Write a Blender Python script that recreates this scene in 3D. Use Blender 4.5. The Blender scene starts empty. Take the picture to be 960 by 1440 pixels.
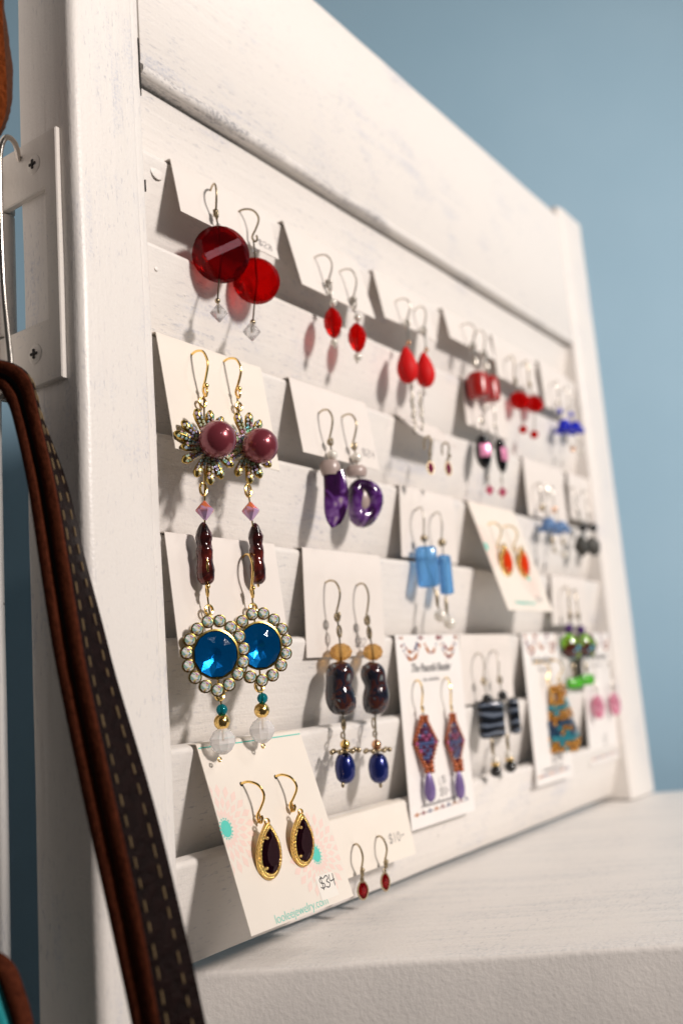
import bpy, bmesh, math, random
from mathutils import Vector, Matrix
random.seed(7)
PI = math.pi
scene = bpy.context.scene
COL = scene.collection
# ------------------------------------------------------------------ camera
# Axes: X runs along the shutter away from the camera, -Y is the shutter's front, Z is up. Metres.
cam_d = bpy.data.cameras.new('camera')
cam = bpy.data.objects.new('camera', cam_d)
COL.objects.link(cam)
cam.matrix_world = Matrix(((0.575257, -0.098493, -0.812021, -0.16845),
                           (-0.814242, -0.163666, -0.556978, -0.20636),
                           (-0.078041, 0.981587, -0.174347, -0.10687),
                           (0, 0, 0, 1)))
cam_d.sensor_fit = 'VERTICAL'
cam_d.sensor_height = 22.3
cam_d.lens = 1354.57 / 1440 * 22.3
cam_d.clip_start = 0.02
cam_d.clip_end = 20
cam_d.dof.use_dof = True
cam_d.dof.focus_distance = 0.300
cam_d.dof.aperture_fstop = 4.4
scene.camera = cam
# ------------------------------------------------------------------ room light
w = bpy.data.worlds.new('World')
scene.world = w
w.use_nodes = True
bg = w.node_tree.nodes['Background']
bg.inputs[0].default_value = (1.0, 0.93, 0.86, 1)
bg.inputs[1].default_value = 0.045
def lamp(name, loc, target, power, size, color):
    d = bpy.data.lights.new(name, 'AREA')
    d.shape = 'DISK'; d.size = size; d.energy = power; d.color = color
    o = bpy.data.objects.new(name, d); COL.objects.link(o)
    o.location = loc
    o.rotation_euler = (Vector(target) - Vector(loc)).to_track_quat('-Z', 'Y').to_euler()
    return o
sd = bpy.data.lights.new('shop_spotlight', 'SPOT')
sd.energy = 76.0; sd.color = (1.0, 0.908, 0.850); sd.shadow_soft_size = 0.095; sd.spot_size = math.radians(62); sd.spot_blend = 1.0
spot = bpy.data.objects.new('shop_spotlight', sd); COL.objects.link(spot)
spot.location = (0.10, -1.25, 0.45)
spot.rotation_euler = (Vector((0.27, 0, 0.10)) - spot.location).to_track_quat('-Z', 'Y').to_euler()
lamp('added_fill_lamp', (0.75, -0.85, 1.0), (0.3, 0, -0.1), 2.2, 0.22, (1.0, 0.93, 0.86))  # added fill lamp, gives the beads extra highlights
lamp('added_glint_lamp', (-0.55, -1.34, 0.60), (0.1, 0, 0.0), 0.45, 0.15, (0.92, 0.90, 1.0))  # added lamp, placed where the left red disc's front facet mirrors it
lamp('added_sparkle_lamp', (0.35, -1.5, 0.95), (0.25, 0, -0.1), 2.0, 0.06, (1.0, 0.90, 0.80))  # added small lamp for sparkle on metal and stones
scene.view_settings.view_transform = 'Standard'
scene.view_settings.look = 'None'
scene.view_settings.exposure = 0.0
scene.view_settings.gamma = 1.0
scene.view_settings.use_curve_mapping = False
scene.render.engine = 'CYCLES'
scene.cycles.use_denoising = True
scene.cycles.max_bounces = 10
scene.cycles.transparent_max_bounces = 16
scene.cycles.sample_clamp_indirect = 6

# ------------------------------------------------------------------ materials
M = {}
def newmat(name):
    m = bpy.data.materials.new(name); m.use_nodes = True
    nt = m.node_tree; nt.nodes.clear()
    out = nt.nodes.new('ShaderNodeOutputMaterial')
    M[name] = m
    return m, nt, out
def N(nt, kind, **kw):
    n = nt.nodes.new(kind)
    for k, v in kw.items():
        if k.startswith('i_'):
            key = k[2:].replace('_', ' ')
            n.inputs[key].default_value = v
        else: setattr(n, k, v)
    return n
def pbsdf(nt, color=(0.8, 0.8, 0.8), rough=0.5, metal=0.0, **kw):
    p = nt.nodes.new('ShaderNodeBsdfPrincipled')
    p.inputs['Base Color'].default_value = (*color, 1)
    p.inputs['Roughness'].default_value = rough
    p.inputs['Metallic'].default_value = metal
    for k, v in kw.items():
        p.inputs[k.replace('_', ' ')].default_value = v
    return p
def simple(name, color, rough=0.4, metal=0.0, bump=0.0, bscale=900, **kw):
    m, nt, out = newmat(name)
    p = pbsdf(nt, color, rough, metal, **kw)
    if bump:
        t = N(nt, 'ShaderNodeTexCoord'); n = N(nt, 'ShaderNodeTexNoise', i_Scale=bscale, i_Detail=3.0)
        b = N(nt, 'ShaderNodeBump', i_Strength=bump, i_Distance=0.0004)
        nt.links.new(t.outputs['Object'], n.inputs['Vector']); nt.links.new(n.outputs['Fac'], b.inputs['Height'])
        nt.links.new(b.outputs[0], p.inputs['Normal'])
    nt.links.new(p.outputs[0], out.inputs[0])
    return m
def ramp(nt, stops, interp='LINEAR'):
    r = nt.nodes.new('ShaderNodeValToRGB'); r.color_ramp.interpolation = interp
    e = r.color_ramp.elements
    e[0].position, e[0].color = stops[0][0], (*stops[0][1], 1)
    e[1].position, e[1].color = stops[-1][0], (*stops[-1][1], 1)
    for pos, c in stops[1:-1]:
        x = e.new(pos); x.color = (*c, 1)
    return r
def paint(name, stretch, base=(0.81, 0.775, 0.735), thin=(0.60, 0.61, 0.66), bump=0.5, rough=0.36, patch=(0.56, 0.72), grit=0.0, turn=0.0):
    """Hand brushed white paint: streaks along the grain, thin bluish patches, a few dark chips."""
    m, nt, out = newmat(name)
    L = nt.links.new
    p = pbsdf(nt, base, rough)
    tc = N(nt, 'ShaderNodeTexCoord')
    mp = N(nt, 'ShaderNodeMapping'); mp.inputs['Scale'].default_value = stretch
    tn = N(nt, 'ShaderNodeMapping'); tn.inputs['Rotation'].default_value = (0, 0, turn)
    L(tc.outputs['Object'], tn.inputs[0]); L(tn.outputs[0], mp.inputs[0])
    streak = N(nt, 'ShaderNodeTexNoise', i_Scale=260.0, i_Detail=5.0, i_Roughness=0.6)
    L(mp.outputs[0], streak.inputs['Vector'])
    big = N(nt, 'ShaderNodeTexNoise', i_Scale=26.0, i_Detail=3.0)
    L(tc.outputs['Object'], big.inputs['Vector'])
    fine = N(nt, 'ShaderNodeTexNoise', i_Scale=900.0, i_Detail=2.0)
    L(tc.outputs['Object'], fine.inputs['Vector'])
    r1 = ramp(nt, [(patch[0], (0, 0, 0)), (patch[1], (1, 1, 1))]); L(big.outputs['Fac'], r1.inputs[0])
    r2 = ramp(nt, [(0.42, (0, 0, 0)), (0.66, (1, 1, 1))]); L(streak.outputs['Fac'], r2.inputs[0])
    r3 = ramp(nt, [(0.45, (0, 0, 0)), (0.62, (1, 1, 1))]); L(fine.outputs['Fac'], r3.inputs[0])
    mu = N(nt, 'ShaderNodeMath', operation='MULTIPLY'); L(r1.outputs[0], mu.inputs[0]); L(r2.outputs[0], mu.inputs[1])
    mu2 = N(nt, 'ShaderNodeMath', operation='MULTIPLY_ADD'); L(r3.outputs[0], mu2.inputs[0]); L(mu.outputs[0], mu2.inputs[1])
    sm = N(nt, 'ShaderNodeMath', operation='MULTIPLY', ); L(mu.outputs[0], sm.inputs[0]); sm.inputs[1].default_value = 0.35
    L(sm.outputs[0], mu2.inputs[2])
    mx = N(nt, 'ShaderNodeMix', data_type='RGBA')
    mx.inputs[6].default_value = (*base, 1); mx.inputs[7].default_value = (*thin, 1)
    cl = N(nt, 'ShaderNodeMath', operation='MINIMUM'); L(mu2.outputs[0], cl.inputs[0]); cl.inputs[1].default_value = 0.8
    L(cl.outputs[0], mx.inputs[0])
    # small flecks where the brush skipped
    mpf = N(nt, 'ShaderNodeMapping'); mpf.inputs['Scale'].default_value = tuple(0.25 if q < 0.2 else 1.0 for q in stretch); L(tc.outputs['Object'], mpf.inputs[0])
    fl = N(nt, 'ShaderNodeTexNoise', i_Scale=1100.0, i_Detail=3.0); L(mpf.outputs[0], fl.inputs['Vector'])
    rf = ramp(nt, [(0.60, (0, 0, 0)), (0.68, (0.55, 0.55, 0.55))]); L(fl.outputs['Fac'], rf.inputs[0])
    bigf = ramp(nt, [(0.40, (0.12, 0.12, 0.12)), (0.62, (1, 1, 1))]); L(big.outputs['Fac'], bigf.inputs[0])
    mf = N(nt, 'ShaderNodeMath', operation='MULTIPLY'); L(rf.outputs[0], mf.inputs[0]); L(bigf.outputs[0], mf.inputs[1])
    mx0 = N(nt, 'ShaderNodeMix', data_type='RGBA'); L(mf.outputs[0], mx0.inputs[0]); L(mx.outputs[2], mx0.inputs[6]); mx0.inputs[7].default_value = (thin[0] * 0.7, thin[1] * 0.7, thin[2] * 0.72, 1)
    mx = mx0
    # chips
    chip = N(nt, 'ShaderNodeTexVoronoi', i_Scale=55.0); 
    wob = N(nt, 'ShaderNodeVectorMath', operation='ADD'); L(tc.outputs['Object'], wob.inputs[0])
    sc = N(nt, 'ShaderNodeVectorMath', operation='SCALE'); sc.inputs['Scale'].default_value = 0.0012
    L(fine.outputs['Color'], sc.inputs[0]); L(sc.outputs[0], wob.inputs[1])
    L(wob.outputs[0], chip.inputs['Vector'])
    r4 = ramp(nt, [(0.012, (1, 1, 1)), (0.028, (0, 0, 0))]); L(chip.outputs['Distance'], r4.inputs[0])
    mx2 = N(nt, 'ShaderNodeMix', data_type='RGBA'); L(mx.outputs[2], mx2.inputs[6]); mx2.inputs[7].default_value = (0.12, 0.10, 0.09, 1)
    L(r4.outputs[0], mx2.inputs[0])
    L(mx2.outputs[2], p.inputs['Base Color'])
    ad = N(nt, 'ShaderNodeMath', operation='MULTIPLY_ADD'); L(fine.outputs['Fac'], ad.inputs[0]); ad.inputs[1].default_value = 0.35 + grit
    L(streak.outputs['Fac'], ad.inputs[2])
    b = N(nt, 'ShaderNodeBump', i_Strength=bump, i_Distance=0.0006); L(ad.outputs[0], b.inputs['Height'])
    L(b.outputs[0], p.inputs['Normal'])
    rr = N(nt, 'ShaderNodeMapRange'); rr.inputs[3].default_value = rough - 0.06; rr.inputs[4].default_value = rough + 0.14
    L(streak.outputs['Fac'], rr.inputs[0]); L(rr.outputs[0], p.inputs['Roughness'])
    L(p.outputs[0], out.inputs[0])
    return m
paint('paint_vertical', (1, 1, 0.06), patch=(0.50, 0.68))
paint('paint_along', (0.06, 1, 1), bump=0.55)
paint('paint_bead', (0.15, 1, 1), bump=0.5, thin=(0.30, 0.30, 0.32), patch=(0.50, 0.60))
paint('paint_rail', (0.06, 1, 1), bump=0.4, patch=(0.53, 0.70))
paint('paint_shelf', (0.05, 1.0, 1), base=(0.86, 0.825, 0.785), thin=(0.70, 0.69, 0.68), bump=0.9, rough=0.45, patch=(0.35, 0.6), turn=math.radians(59.5))
paint('paint_hinge', (1, 1, 0.2), base=(0.74, 0.70, 0.65), bump=0.3)
def rough_front():
    m, nt, out = newmat('paint_shelf_edge'); L = nt.links.new
    p = pbsdf(nt, (0.66, 0.63, 0.60), 0.5)
    tc = N(nt, 'ShaderNodeTexCoord')
    n = N(nt, 'ShaderNodeTexNoise', i_Scale=620.0, i_Detail=4.0, i_Roughness=0.6); L(tc.outputs['Object'], n.inputs['Vector'])
    n2 = N(nt, 'ShaderNodeTexNoise', i_Scale=60.0, i_Detail=2.0); L(tc.outputs['Object'], n2.inputs['Vector'])
    r = ramp(nt, [(0.35, (0.82, 0.785, 0.75)), (0.7, (0.88, 0.84, 0.80))]); L(n2.outputs['Fac'], r.inputs[0]); L(r.outputs[0], p.inputs['Base Color'])
    b = N(nt, 'ShaderNodeBump', i_Strength=0.22, i_Distance=0.0010); L(n.outputs['Fac'], b.inputs['Height']); L(b.outputs[0], p.inputs['Normal'])
    L(p.outputs[0], out.inputs[0])
rough_front()
def wallmat():
    m, nt, out = newmat('wall_blue'); L = nt.links.new
    p = pbsdf(nt, (0.33, 0.525, 0.67), 0.6)
    tc = N(nt, 'ShaderNodeTexCoord'); n = N(nt, 'ShaderNodeTexNoise', i_Scale=9.0, i_Detail=4.0); L(tc.outputs['Object'], n.inputs['Vector'])
    r = ramp(nt, [(0.3, (0.315, 0.51, 0.655)), (0.7, (0.345, 0.54, 0.685))]); L(n.outputs['Fac'], r.inputs[0]); L(r.outputs[0], p.inputs['Base Color'])
    n2 = N(nt, 'ShaderNodeTexNoise', i_Scale=500.0, i_Detail=2.0); L(tc.outputs['Object'], n2.inputs['Vector'])
    b = N(nt, 'ShaderNodeBump', i_Strength=0.15, i_Distance=0.001); L(n2.outputs['Fac'], b.inputs['Height']); L(b.outputs[0], p.inputs['Normal'])
    L(p.outputs[0], out.inputs[0])
wallmat()
def cardmat(name, c):
    m, nt, out = newmat(name); L = nt.links.new
    p = pbsdf(nt, c, 0.55)
    tc = N(nt, 'ShaderNodeTexCoord'); n = N(nt, 'ShaderNodeTexNoise', i_Scale=60.0, i_Detail=5.0); L(tc.outputs['Object'], n.inputs['Vector'])
    r = ramp(nt, [(0.3, tuple(x * 0.965 for x in c)), (0.7, c)]); L(n.outputs['Fac'], r.inputs[0]); L(r.outputs[0], p.inputs['Base Color'])
    n2 = N(nt, 'ShaderNodeTexNoise', i_Scale=2500.0, i_Detail=2.0); L(tc.outputs['Object'], n2.inputs['Vector'])
    b = N(nt, 'ShaderNodeBump', i_Strength=0.12, i_Distance=0.0002); L(n2.outputs['Fac'], b.inputs['Height']); L(b.outputs[0], p.inputs['Normal'])
    L(p.outputs[0], out.inputs[0])
cardmat('card', (0.80, 0.745, 0.695)); cardmat('card_cream', (0.84, 0.775, 0.69)); cardmat('sticker', (0.87, 0.83, 0.76)); cardmat('card_white', (0.85, 0.82, 0.79))
simple('gold', (0.95, 0.66, 0.24), 0.2, 1.0); simple('silver', (0.62, 0.58, 0.52), 0.36, 1.0)
simple('antique', (0.42, 0.34, 0.22), 0.28, 1.0); simple('copper', (0.80, 0.45, 0.26), 0.25, 1.0)
simple('old_gold', (0.50, 0.36, 0.10), 0.25, 1.0); simple('steel', (0.62, 0.58, 0.54), 0.25, 1.0)
simple('ink', (0.02, 0.02, 0.025), 0.7); simple('ink_grey', (0.16, 0.15, 0.16), 0.7)
simple('teal_print', (0.10, 0.60, 0.50), 0.6); simple('pink_print', (0.86, 0.67, 0.60), 0.6)
simple('print_red', (0.22, 0.04, 0.05), 0.6); simple('print_blue', (0.05, 0.06, 0.16), 0.6); simple('print_orange', (0.45, 0.15, 0.03), 0.6)
simple('dark', (0.015, 0.013, 0.012), 0.8)
def glass(name, color, body, trans=0.4, rough=0.05, ior=1.5, solid=0.35, tint=None):
    """Coloured glass: a part of the light passes straight through tinted, the rest is refracted or scattered."""
    m, nt, out = newmat(name); L = nt.links.new
    g = N(nt, 'ShaderNodeBsdfGlass', i_Roughness=rough, i_IOR=ior); g.inputs['Color'].default_value = (*color, 1)
    t = N(nt, 'ShaderNodeBsdfTransparent'); t.inputs[0].default_value = (*(tint or color), 1)
    p = pbsdf(nt, body, 0.06)
    a = N(nt, 'ShaderNodeMixShader'); a.inputs[0].default_value = trans; L(g.outputs[0], a.inputs[1]); L(t.outputs[0], a.inputs[2])
    b = N(nt, 'ShaderNodeMixShader'); b.inputs[0].default_value = solid; L(a.outputs[0], b.inputs[1]); L(p.outputs[0], b.inputs[2])
    L(b.outputs[0], out.inputs[0])
glass('clear', (0.95, 0.95, 0.95), (0.85, 0.85, 0.87), 0.3, 0.02, 1.5, 0.15)
glass('opal', (0.985, 0.985, 0.99), (0.97, 0.96, 0.97), 0.4, 0.04, 1.42, 0.42)
glass('red', (0.80, 0.01, 0.01), (0.45, 0.003, 0.003), 0.5, tint=(1.0, 0.10, 0.06))
glass('wine', (0.50, 0.01, 0.02), (0.06, 0.003, 0.006), 0.32, 0.02, solid=0.22, tint=(0.85, 0.07, 0.05))  # the disc pair's one red glass, toned darker as if less light passes
glass('disc_red_lit', (0.66, 0.008, 0.012), (0.20, 0.003, 0.004), 0.32, 0.02, solid=0.18, tint=(0.95, 0.08, 0.05))  # same red glass, toned brighter as if light passes through
simple('pewter', (0.24, 0.22, 0.19), 0.38, 1.0)
glass('amber', (0.95, 0.72, 0.38), (0.62, 0.42, 0.18), 0.4, solid=0.3)
glass('teal', (0.05, 0.50, 0.58), (0.01, 0.26, 0.32), 0.25)
glass('cobalt', (0.04, 0.06, 0.95), (0.015, 0.03, 0.70), 0.25, solid=0.6)
glass('ltblue', (0.40, 0.60, 0.90), (0.24, 0.42, 0.72), 0.25, 0.2, solid=0.5)
glass('pink', (0.90, 0.35, 0.48), (0.75, 0.22, 0.35), 0.3)
glass('block_blue', (0.45, 0.72, 0.97), (0.16, 0.42, 0.76), 0.5, 0.15, solid=0.3)
glass('orange', (0.98, 0.14, 0.03), (0.85, 0.055, 0.006), 0.1, 0.05, 1.5, 0.75)
glass('plum_gem', (0.20, 0.02, 0.05), (0.035, 0.006, 0.014), 0.05)
glass('garnet', (0.60, 0.01, 0.02), (0.25, 0.004, 0.008), 0.15)
simple('plum', (0.20, 0.02, 0.07), 0.12); simple('black', (0.006, 0.006, 0.008), 0.08, Coat_Weight=0.6)
simple('purple', (0.07, 0.02, 0.14), 0.15); simple('coral', (0.36, 0.010, 0.008), 0.25, bump=0.15, bscale=300)
simple('red_matte', (0.62, 0.004, 0.005), 0.6, bump=0.1, Specular_IOR_Level=0.25)
simple('pearl', (0.82, 0.78, 0.70), 0.16, 0.15, Coat_Weight=0.6)
simple('rose', (0.24, 0.040, 0.056), 0.24, 0.4, Coat_Weight=0.5, Coat_Roughness=0.1, bump=0.12, bscale=260)
simple('blue_pearl', (0.008, 0.018, 0.15), 0.2, 0.45, Coat_Weight=0.4, bump=0.2, bscale=500)
simple('lavender', (0.20, 0.14, 0.34), 0.25, 0.2); simple('green_glass', (0.08, 0.42, 0.03), 0.12)
simple('navy', (0.005, 0.05, 0.12), 0.15); simple('teal_bead', (0.01, 0.25, 0.33), 0.15)
simple('gold_bead', (0.50, 0.24, 0.04), 0.22, 0.8); simple('copper_bead', (0.42, 0.12, 0.05), 0.25, 0.5)
simple('plum_bead', (0.10, 0.015, 0.05), 0.12, 0.3); simple('blue_bead', (0.08, 0.12, 0.28), 0.12, 0.4); simple('pink_bead', (0.40, 0.08, 0.20), 0.15, 0.3)
simple('shell_tan', (0.42, 0.33, 0.30), 0.3); simple('thread', (0.19, 0.13, 0.062), 0.85)
simple('bar_pink', (0.80, 0.30, 0.50), 0.3, 0.3); simple('glare_white', (0.95, 0.92, 0.86), 0.1, 0.3)
def patchy(name, stops, scale=300.0, rough=0.12, metal=0.0, tex='noise', coords='Object', flat=False, detail=2.0, **kw):
    m, nt, out = newmat(name); L = nt.links.new
    p = pbsdf(nt, (0.5, 0.5, 0.5), rough, metal, **kw)
    tc = N(nt, 'ShaderNodeTexCoord')
    if tex == 'noise':
        n = N(nt, 'ShaderNodeTexNoise', i_Scale=scale, i_Detail=detail, i_Distortion=0.6); L(tc.outputs[coords], n.inputs['Vector']); o = n.outputs['Fac']
    elif tex == 'cells':
        n = N(nt, 'ShaderNodeTexVoronoi', i_Scale=scale); L(tc.outputs[coords], n.inputs['Vector'])
        s = N(nt, 'ShaderNodeSeparateColor'); L(n.outputs['Color'], s.inputs[0]); o = s.outputs[0]
    else:
        n = N(nt, 'ShaderNodeTexWave', i_Scale=scale, i_Distortion=4.0, i_Detail=1.5); n.bands_direction = tex
        n.inputs['Detail Scale'].default_value = 1.2
        L(tc.outputs[coords], n.inputs['Vector']); o = n.outputs['Fac']
    r = ramp(nt, stops, 'CONSTANT' if flat else 'LINEAR'); L(o, r.inputs[0]); L(r.outputs[0], p.inputs['Base Color'])
    L(p.outputs[0], out.inputs[0])
RAIN = [(0.0, (0.80, 0.35, 0.50)), (0.2, (0.25, 0.65, 0.75)), (0.4, (0.90, 0.85, 0.45)), (0.55, (0.95, 0.93, 0.88)), (0.7, (0.45, 0.35, 0.85)), (0.85, (0.35, 0.75, 0.50)), (1.0, (0.95, 0.50, 0.30))]
AUR = [(0.0, (0.92, 0.90, 0.84)), (0.16, (0.30, 0.58, 0.62)), (0.30, (0.85, 0.74, 0.30)), (0.44, (0.97, 0.97, 0.97)), (0.60, (0.55, 0.26, 0.52)), (0.72, (0.16, 0.20, 0.22)), (0.82, (0.32, 0.60, 0.42)), (0.92, (0.85, 0.38, 0.26))]  # coating colours, with bright flashes and dark reflections painted in as cells
patchy('aurora', AUR, 1500.0, 0.06, 0.25, tex='cells', flat=True, Coat_Weight=1.0)
simple('gem_foil', (0.0, 0.19, 0.44), 0.12, 0.65)
glass('gem_glass', (0.45, 0.78, 0.92), (0.0, 0.10, 0.28), 0.85, 0.02, 1.5, 0.12)
patchy('aurora_small', RAIN, 700.0, 0.12, 0.3, tex='cells', Coat_Weight=0.8)
patchy('orange_ab', [(0.0, (0.75, 0.10, 0.03)), (0.45, (0.85, 0.22, 0.08)), (0.55, (0.62, 0.38, 0.62)), (1.0, (0.55, 0.55, 0.85))], 160.0, 0.06, 0.35)
patchy('wine_brown', [(0.30, (0.008, 0.004, 0.005)), (0.5, (0.06, 0.008, 0.007)), (0.7, (0.20, 0.025, 0.016))], 170.0, 0.14, 0.25, Coat_Weight=0.5)
patchy('lampwork', [(0.30, (0.008, 0.008, 0.014)), (0.46, (0.014, 0.016, 0.03)), (0.55, (0.07, 0.018, 0.010)), (0.62, (0.012, 0.015, 0.03)), (0.68, (0.22, 0.25, 0.25)), (0.74, (0.015, 0.025, 0.08))], 230.0, 0.07, Coat_Weight=0.5)
patchy('shell_purple', [(0.30, (0.02, 0.004, 0.03)), (0.47, (0.035, 0.006, 0.05)), (0.53, (0.09, 0.02, 0.17)), (0.60, (0.22, 0.11, 0.32)), (0.68, (0.45, 0.36, 0.40))], 120.0, 0.1, Coat_Weight=0.6)
patchy('zebra', [(0.0, (0.008, 0.010, 0.014)), (0.55, (0.012, 0.016, 0.024)), (0.75, (0.05, 0.07, 0.11)), (1.0, (0.16, 0.19, 0.24))], 75.0, 0.15, tex='Z')
patchy('lamp_green', [(0.30, (0.10, 0.35, 0.02)), (0.44, (0.22, 0.48, 0.04)), (0.50, (0.07, 0.012, 0.008)), (0.58, (0.06, 0.01, 0.006)), (0.64, (0.10, 0.45, 0.60)), (0.8, (0.12, 0.40, 0.03))], 110.0, 0.08, Coat_Weight=0.5)
patchy('stone_grey', [(0.3, (0.030, 0.030, 0.026)), (0.7, (0.075, 0.072, 0.062))], 500.0, 0.5, detail=5.0)
patchy('pave_pink', [(0.0, (0.60, 0.10, 0.22)), (0.5, (0.80, 0.28, 0.42)), (1.0, (0.92, 0.60, 0.68))], 1300.0, 0.12, 0.3, tex='cells')
def leather(name, c1, c2, scale, bump, rough=0.55, spec=0.25, ior=1.5):
    m, nt, out = newmat(name); L = nt.links.new
    p = pbsdf(nt, c1, rough, Specular_IOR_Level=spec, IOR=ior)
    tc = N(nt, 'ShaderNodeTexCoord'); n = N(nt, 'ShaderNodeTexNoise', i_Scale=scale, i_Detail=5.0, i_Roughness=0.65); L(tc.outputs['Object'], n.inputs['Vector'])
    r = ramp(nt, [(0.3, c1), (0.7, c2)]); L(n.outputs['Fac'], r.inputs[0]); L(r.outputs[0], p.inputs['Base Color'])
    b = N(nt, 'ShaderNodeBump', i_Strength=bump, i_Distance=0.0008); L(n.outputs['Fac'], b.inputs['Height']); L(b.outputs[0], p.inputs['Normal'])
    L(p.outputs[0], out.inputs[0])
leather('leather_dark', (0.0045, 0.0020, 0.0018), (0.013, 0.0055, 0.005), 420.0, 1.0, 0.38, 0.5, 1.13)
leather('leather_edge', (0.050, 0.012, 0.006), (0.115, 0.029, 0.013), 600.0, 0.6, 0.85, 0.5, 1.12)
leather('suede_rust', (0.26, 0.055, 0.012), (0.36, 0.085, 0.02), 900.0, 0.9, 0.9, 0.1)
leather('suede_dark', (0.05, 0.016, 0.006), (0.09, 0.03, 0.012), 900.0, 0.9, 0.9)
leather('turquoise_leather', (0.02, 0.30, 0.33), (0.03, 0.42, 0.45), 300.0, 0.5, 0.5)

# ------------------------------------------------------------------ shape helpers (millimetres in, metres out)
def cat(*gs):
    V, F = [], []
    for v, f in gs:
        o = len(V); V += list(v); F += [tuple(i + o for i in q) for q in f]
    return V, F
def xf(g, loc=(0, 0, 0), scl=(1, 1, 1), rot=None):
    Rm = rot.to_3x3() if rot is not None else None
    V = []
    for p in g[0]:
        q = Vector((p[0] * scl[0], p[1] * scl[1], p[2] * scl[2]))
        if Rm: q = Rm @ q
        V.append((q.x + loc[0], q.y + loc[1], q.z + loc[2]))
    return V, g[1]
def lathe(prof, n=16, axis='z', off=0.0):
    V, F, rings = [], [], []
    for r, z in prof:
        if r < 1e-6:
            rings.append([len(V)]); V.append((0, 0, z))
        else:
            rings.append(list(range(len(V), len(V) + n)))
            V += [(r * math.cos(2 * PI * (i + off) / n), r * math.sin(2 * PI * (i + off) / n), z) for i in range(n)]
    for a, b in zip(rings, rings[1:]):
        for i in range(n):
            j = (i + 1) % n
            if len(a) == 1 and len(b) == 1: continue
            if len(a) == 1: F.append((a[0], b[i], b[j]))
            elif len(b) == 1: F.append((a[i], b[0], a[j]))
            else: F.append((a[i], b[i], b[j], a[j]))
    if len(rings[0]) > 1: F.append(tuple(rings[0]))
    if len(rings[-1]) > 1: F.append(tuple(reversed(rings[-1])))
    if axis == 'y': V = [(x, -z, y) for x, y, z in V]        # lathe +z becomes the front (-y)
    if axis == 'x': V = [(z, x, y) for x, y, z in V]
    return V, F
def ball(rx, ry=None, rz=None, n=16, m=10):
    ry = rx if ry is None else ry; rz = rx if rz is None else rz
    g = lathe([(math.sin(PI * i / m), -math.cos(PI * i / m)) for i in range(m + 1)], n)
    return xf(g, scl=(rx, ry, rz))
def smooth_path(pts, k=6, closed=False):
    P = [Vector(p) for p in pts]; out = []; n = len(P)
    rng = range(n if closed else n - 1)
    for i in rng:
        if closed: a, b, c, d = P[i - 1], P[i], P[(i + 1) % n], P[(i + 2) % n]
        else: a, b, c, d = P[max(i - 1, 0)], P[i], P[i + 1], P[min(i + 2, n - 1)]
        for j in range(k):
            t = j / k
            out.append(0.5 * ((2 * b) + (c - a) * t + (2 * a - 5 * b + 4 * c - d) * t * t + (3 * b - a - 3 * c + d) * t ** 3))
    if not closed: out.append(P[-1])
    return out
def tube(path, r, n=8, closed=False):
    P = [Vector(p) for p in path]; m = len(P); V, F = [], []
    up = None
    for i, p in enumerate(P):
        t = (P[(i + 1) % m] - P[i - 1]) if closed else (P[min(i + 1, m - 1)] - P[max(i - 1, 0)])
        if t.length < 1e-9: t = Vector((0, 0, 1))
        t.normalize()
        if up is None:
            up = Vector((1, 0, 0)) if abs(t.x) < 0.8 else Vector((0, 1, 0))
        up = (up - t * up.dot(t)).normalized(); s = t.cross(up)
        rr = r[i] if isinstance(r, (list, tuple)) else r
        for k in range(n):
            a = 2 * PI * k / n
            q = p + up * (rr * math.cos(a)) + s * (rr * math.sin(a)); V.append(tuple(q))
    for i in range(m if closed else m - 1):
        a, b = i * n, ((i + 1) % m) * n
        for k in range(n):
            l = (k + 1) % n; F.append((a + k, a + l, b + l, b + k))
    if not closed:
        F.append(tuple(range(n - 1, -1, -1))); F.append(tuple(range((m - 1) * n, m * n)))
    return V, F
def hoop(R, r, Rz=None, n=20, k=8, plane='xz'):
    Rz = R if Rz is None else Rz
    pts = []
    for i in range(n):
        a = 2 * PI * i / n; c, s = math.cos(a), math.sin(a)
        pts.append({'xz': (R * c, 0, Rz * s), 'yz': (0, R * c, Rz * s), 'xy': (R * c, Rz * s, 0)}[plane])
    return tube(pts, r, k, True)
def hull(pts):
    bm = bmesh.new()
    for p in pts: bm.verts.new(p)
    bmesh.ops.convex_hull(bm, input=bm.verts)
    for v in [v for v in bm.verts if not v.link_faces]: bm.verts.remove(v)
    bmesh.ops.dissolve_limit(bm, angle_limit=0.02, verts=bm.verts, edges=bm.edges)
    bm.verts.index_update()
    g = ([tuple(v.co) for v in bm.verts], [tuple(v.index for v in f.verts) for f in bm.faces]); bm.free()
    return g
def rbox(sx, sy, sz, bev=0.5, seg=2):
    bm = bmesh.new(); bmesh.ops.create_cube(bm, size=1.0)
    for v in bm.verts: v.co = Vector((v.co.x * sx, v.co.y * sy, v.co.z * sz))
    if bev: bmesh.ops.bevel(bm, geom=bm.edges[:], offset=bev, segments=seg, profile=0.5, affect='EDGES')
    bm.verts.index_update()
    g = ([tuple(v.co) for v in bm.verts], [tuple(v.index for v in f.verts) for f in bm.faces]); bm.free()
    return g
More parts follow.
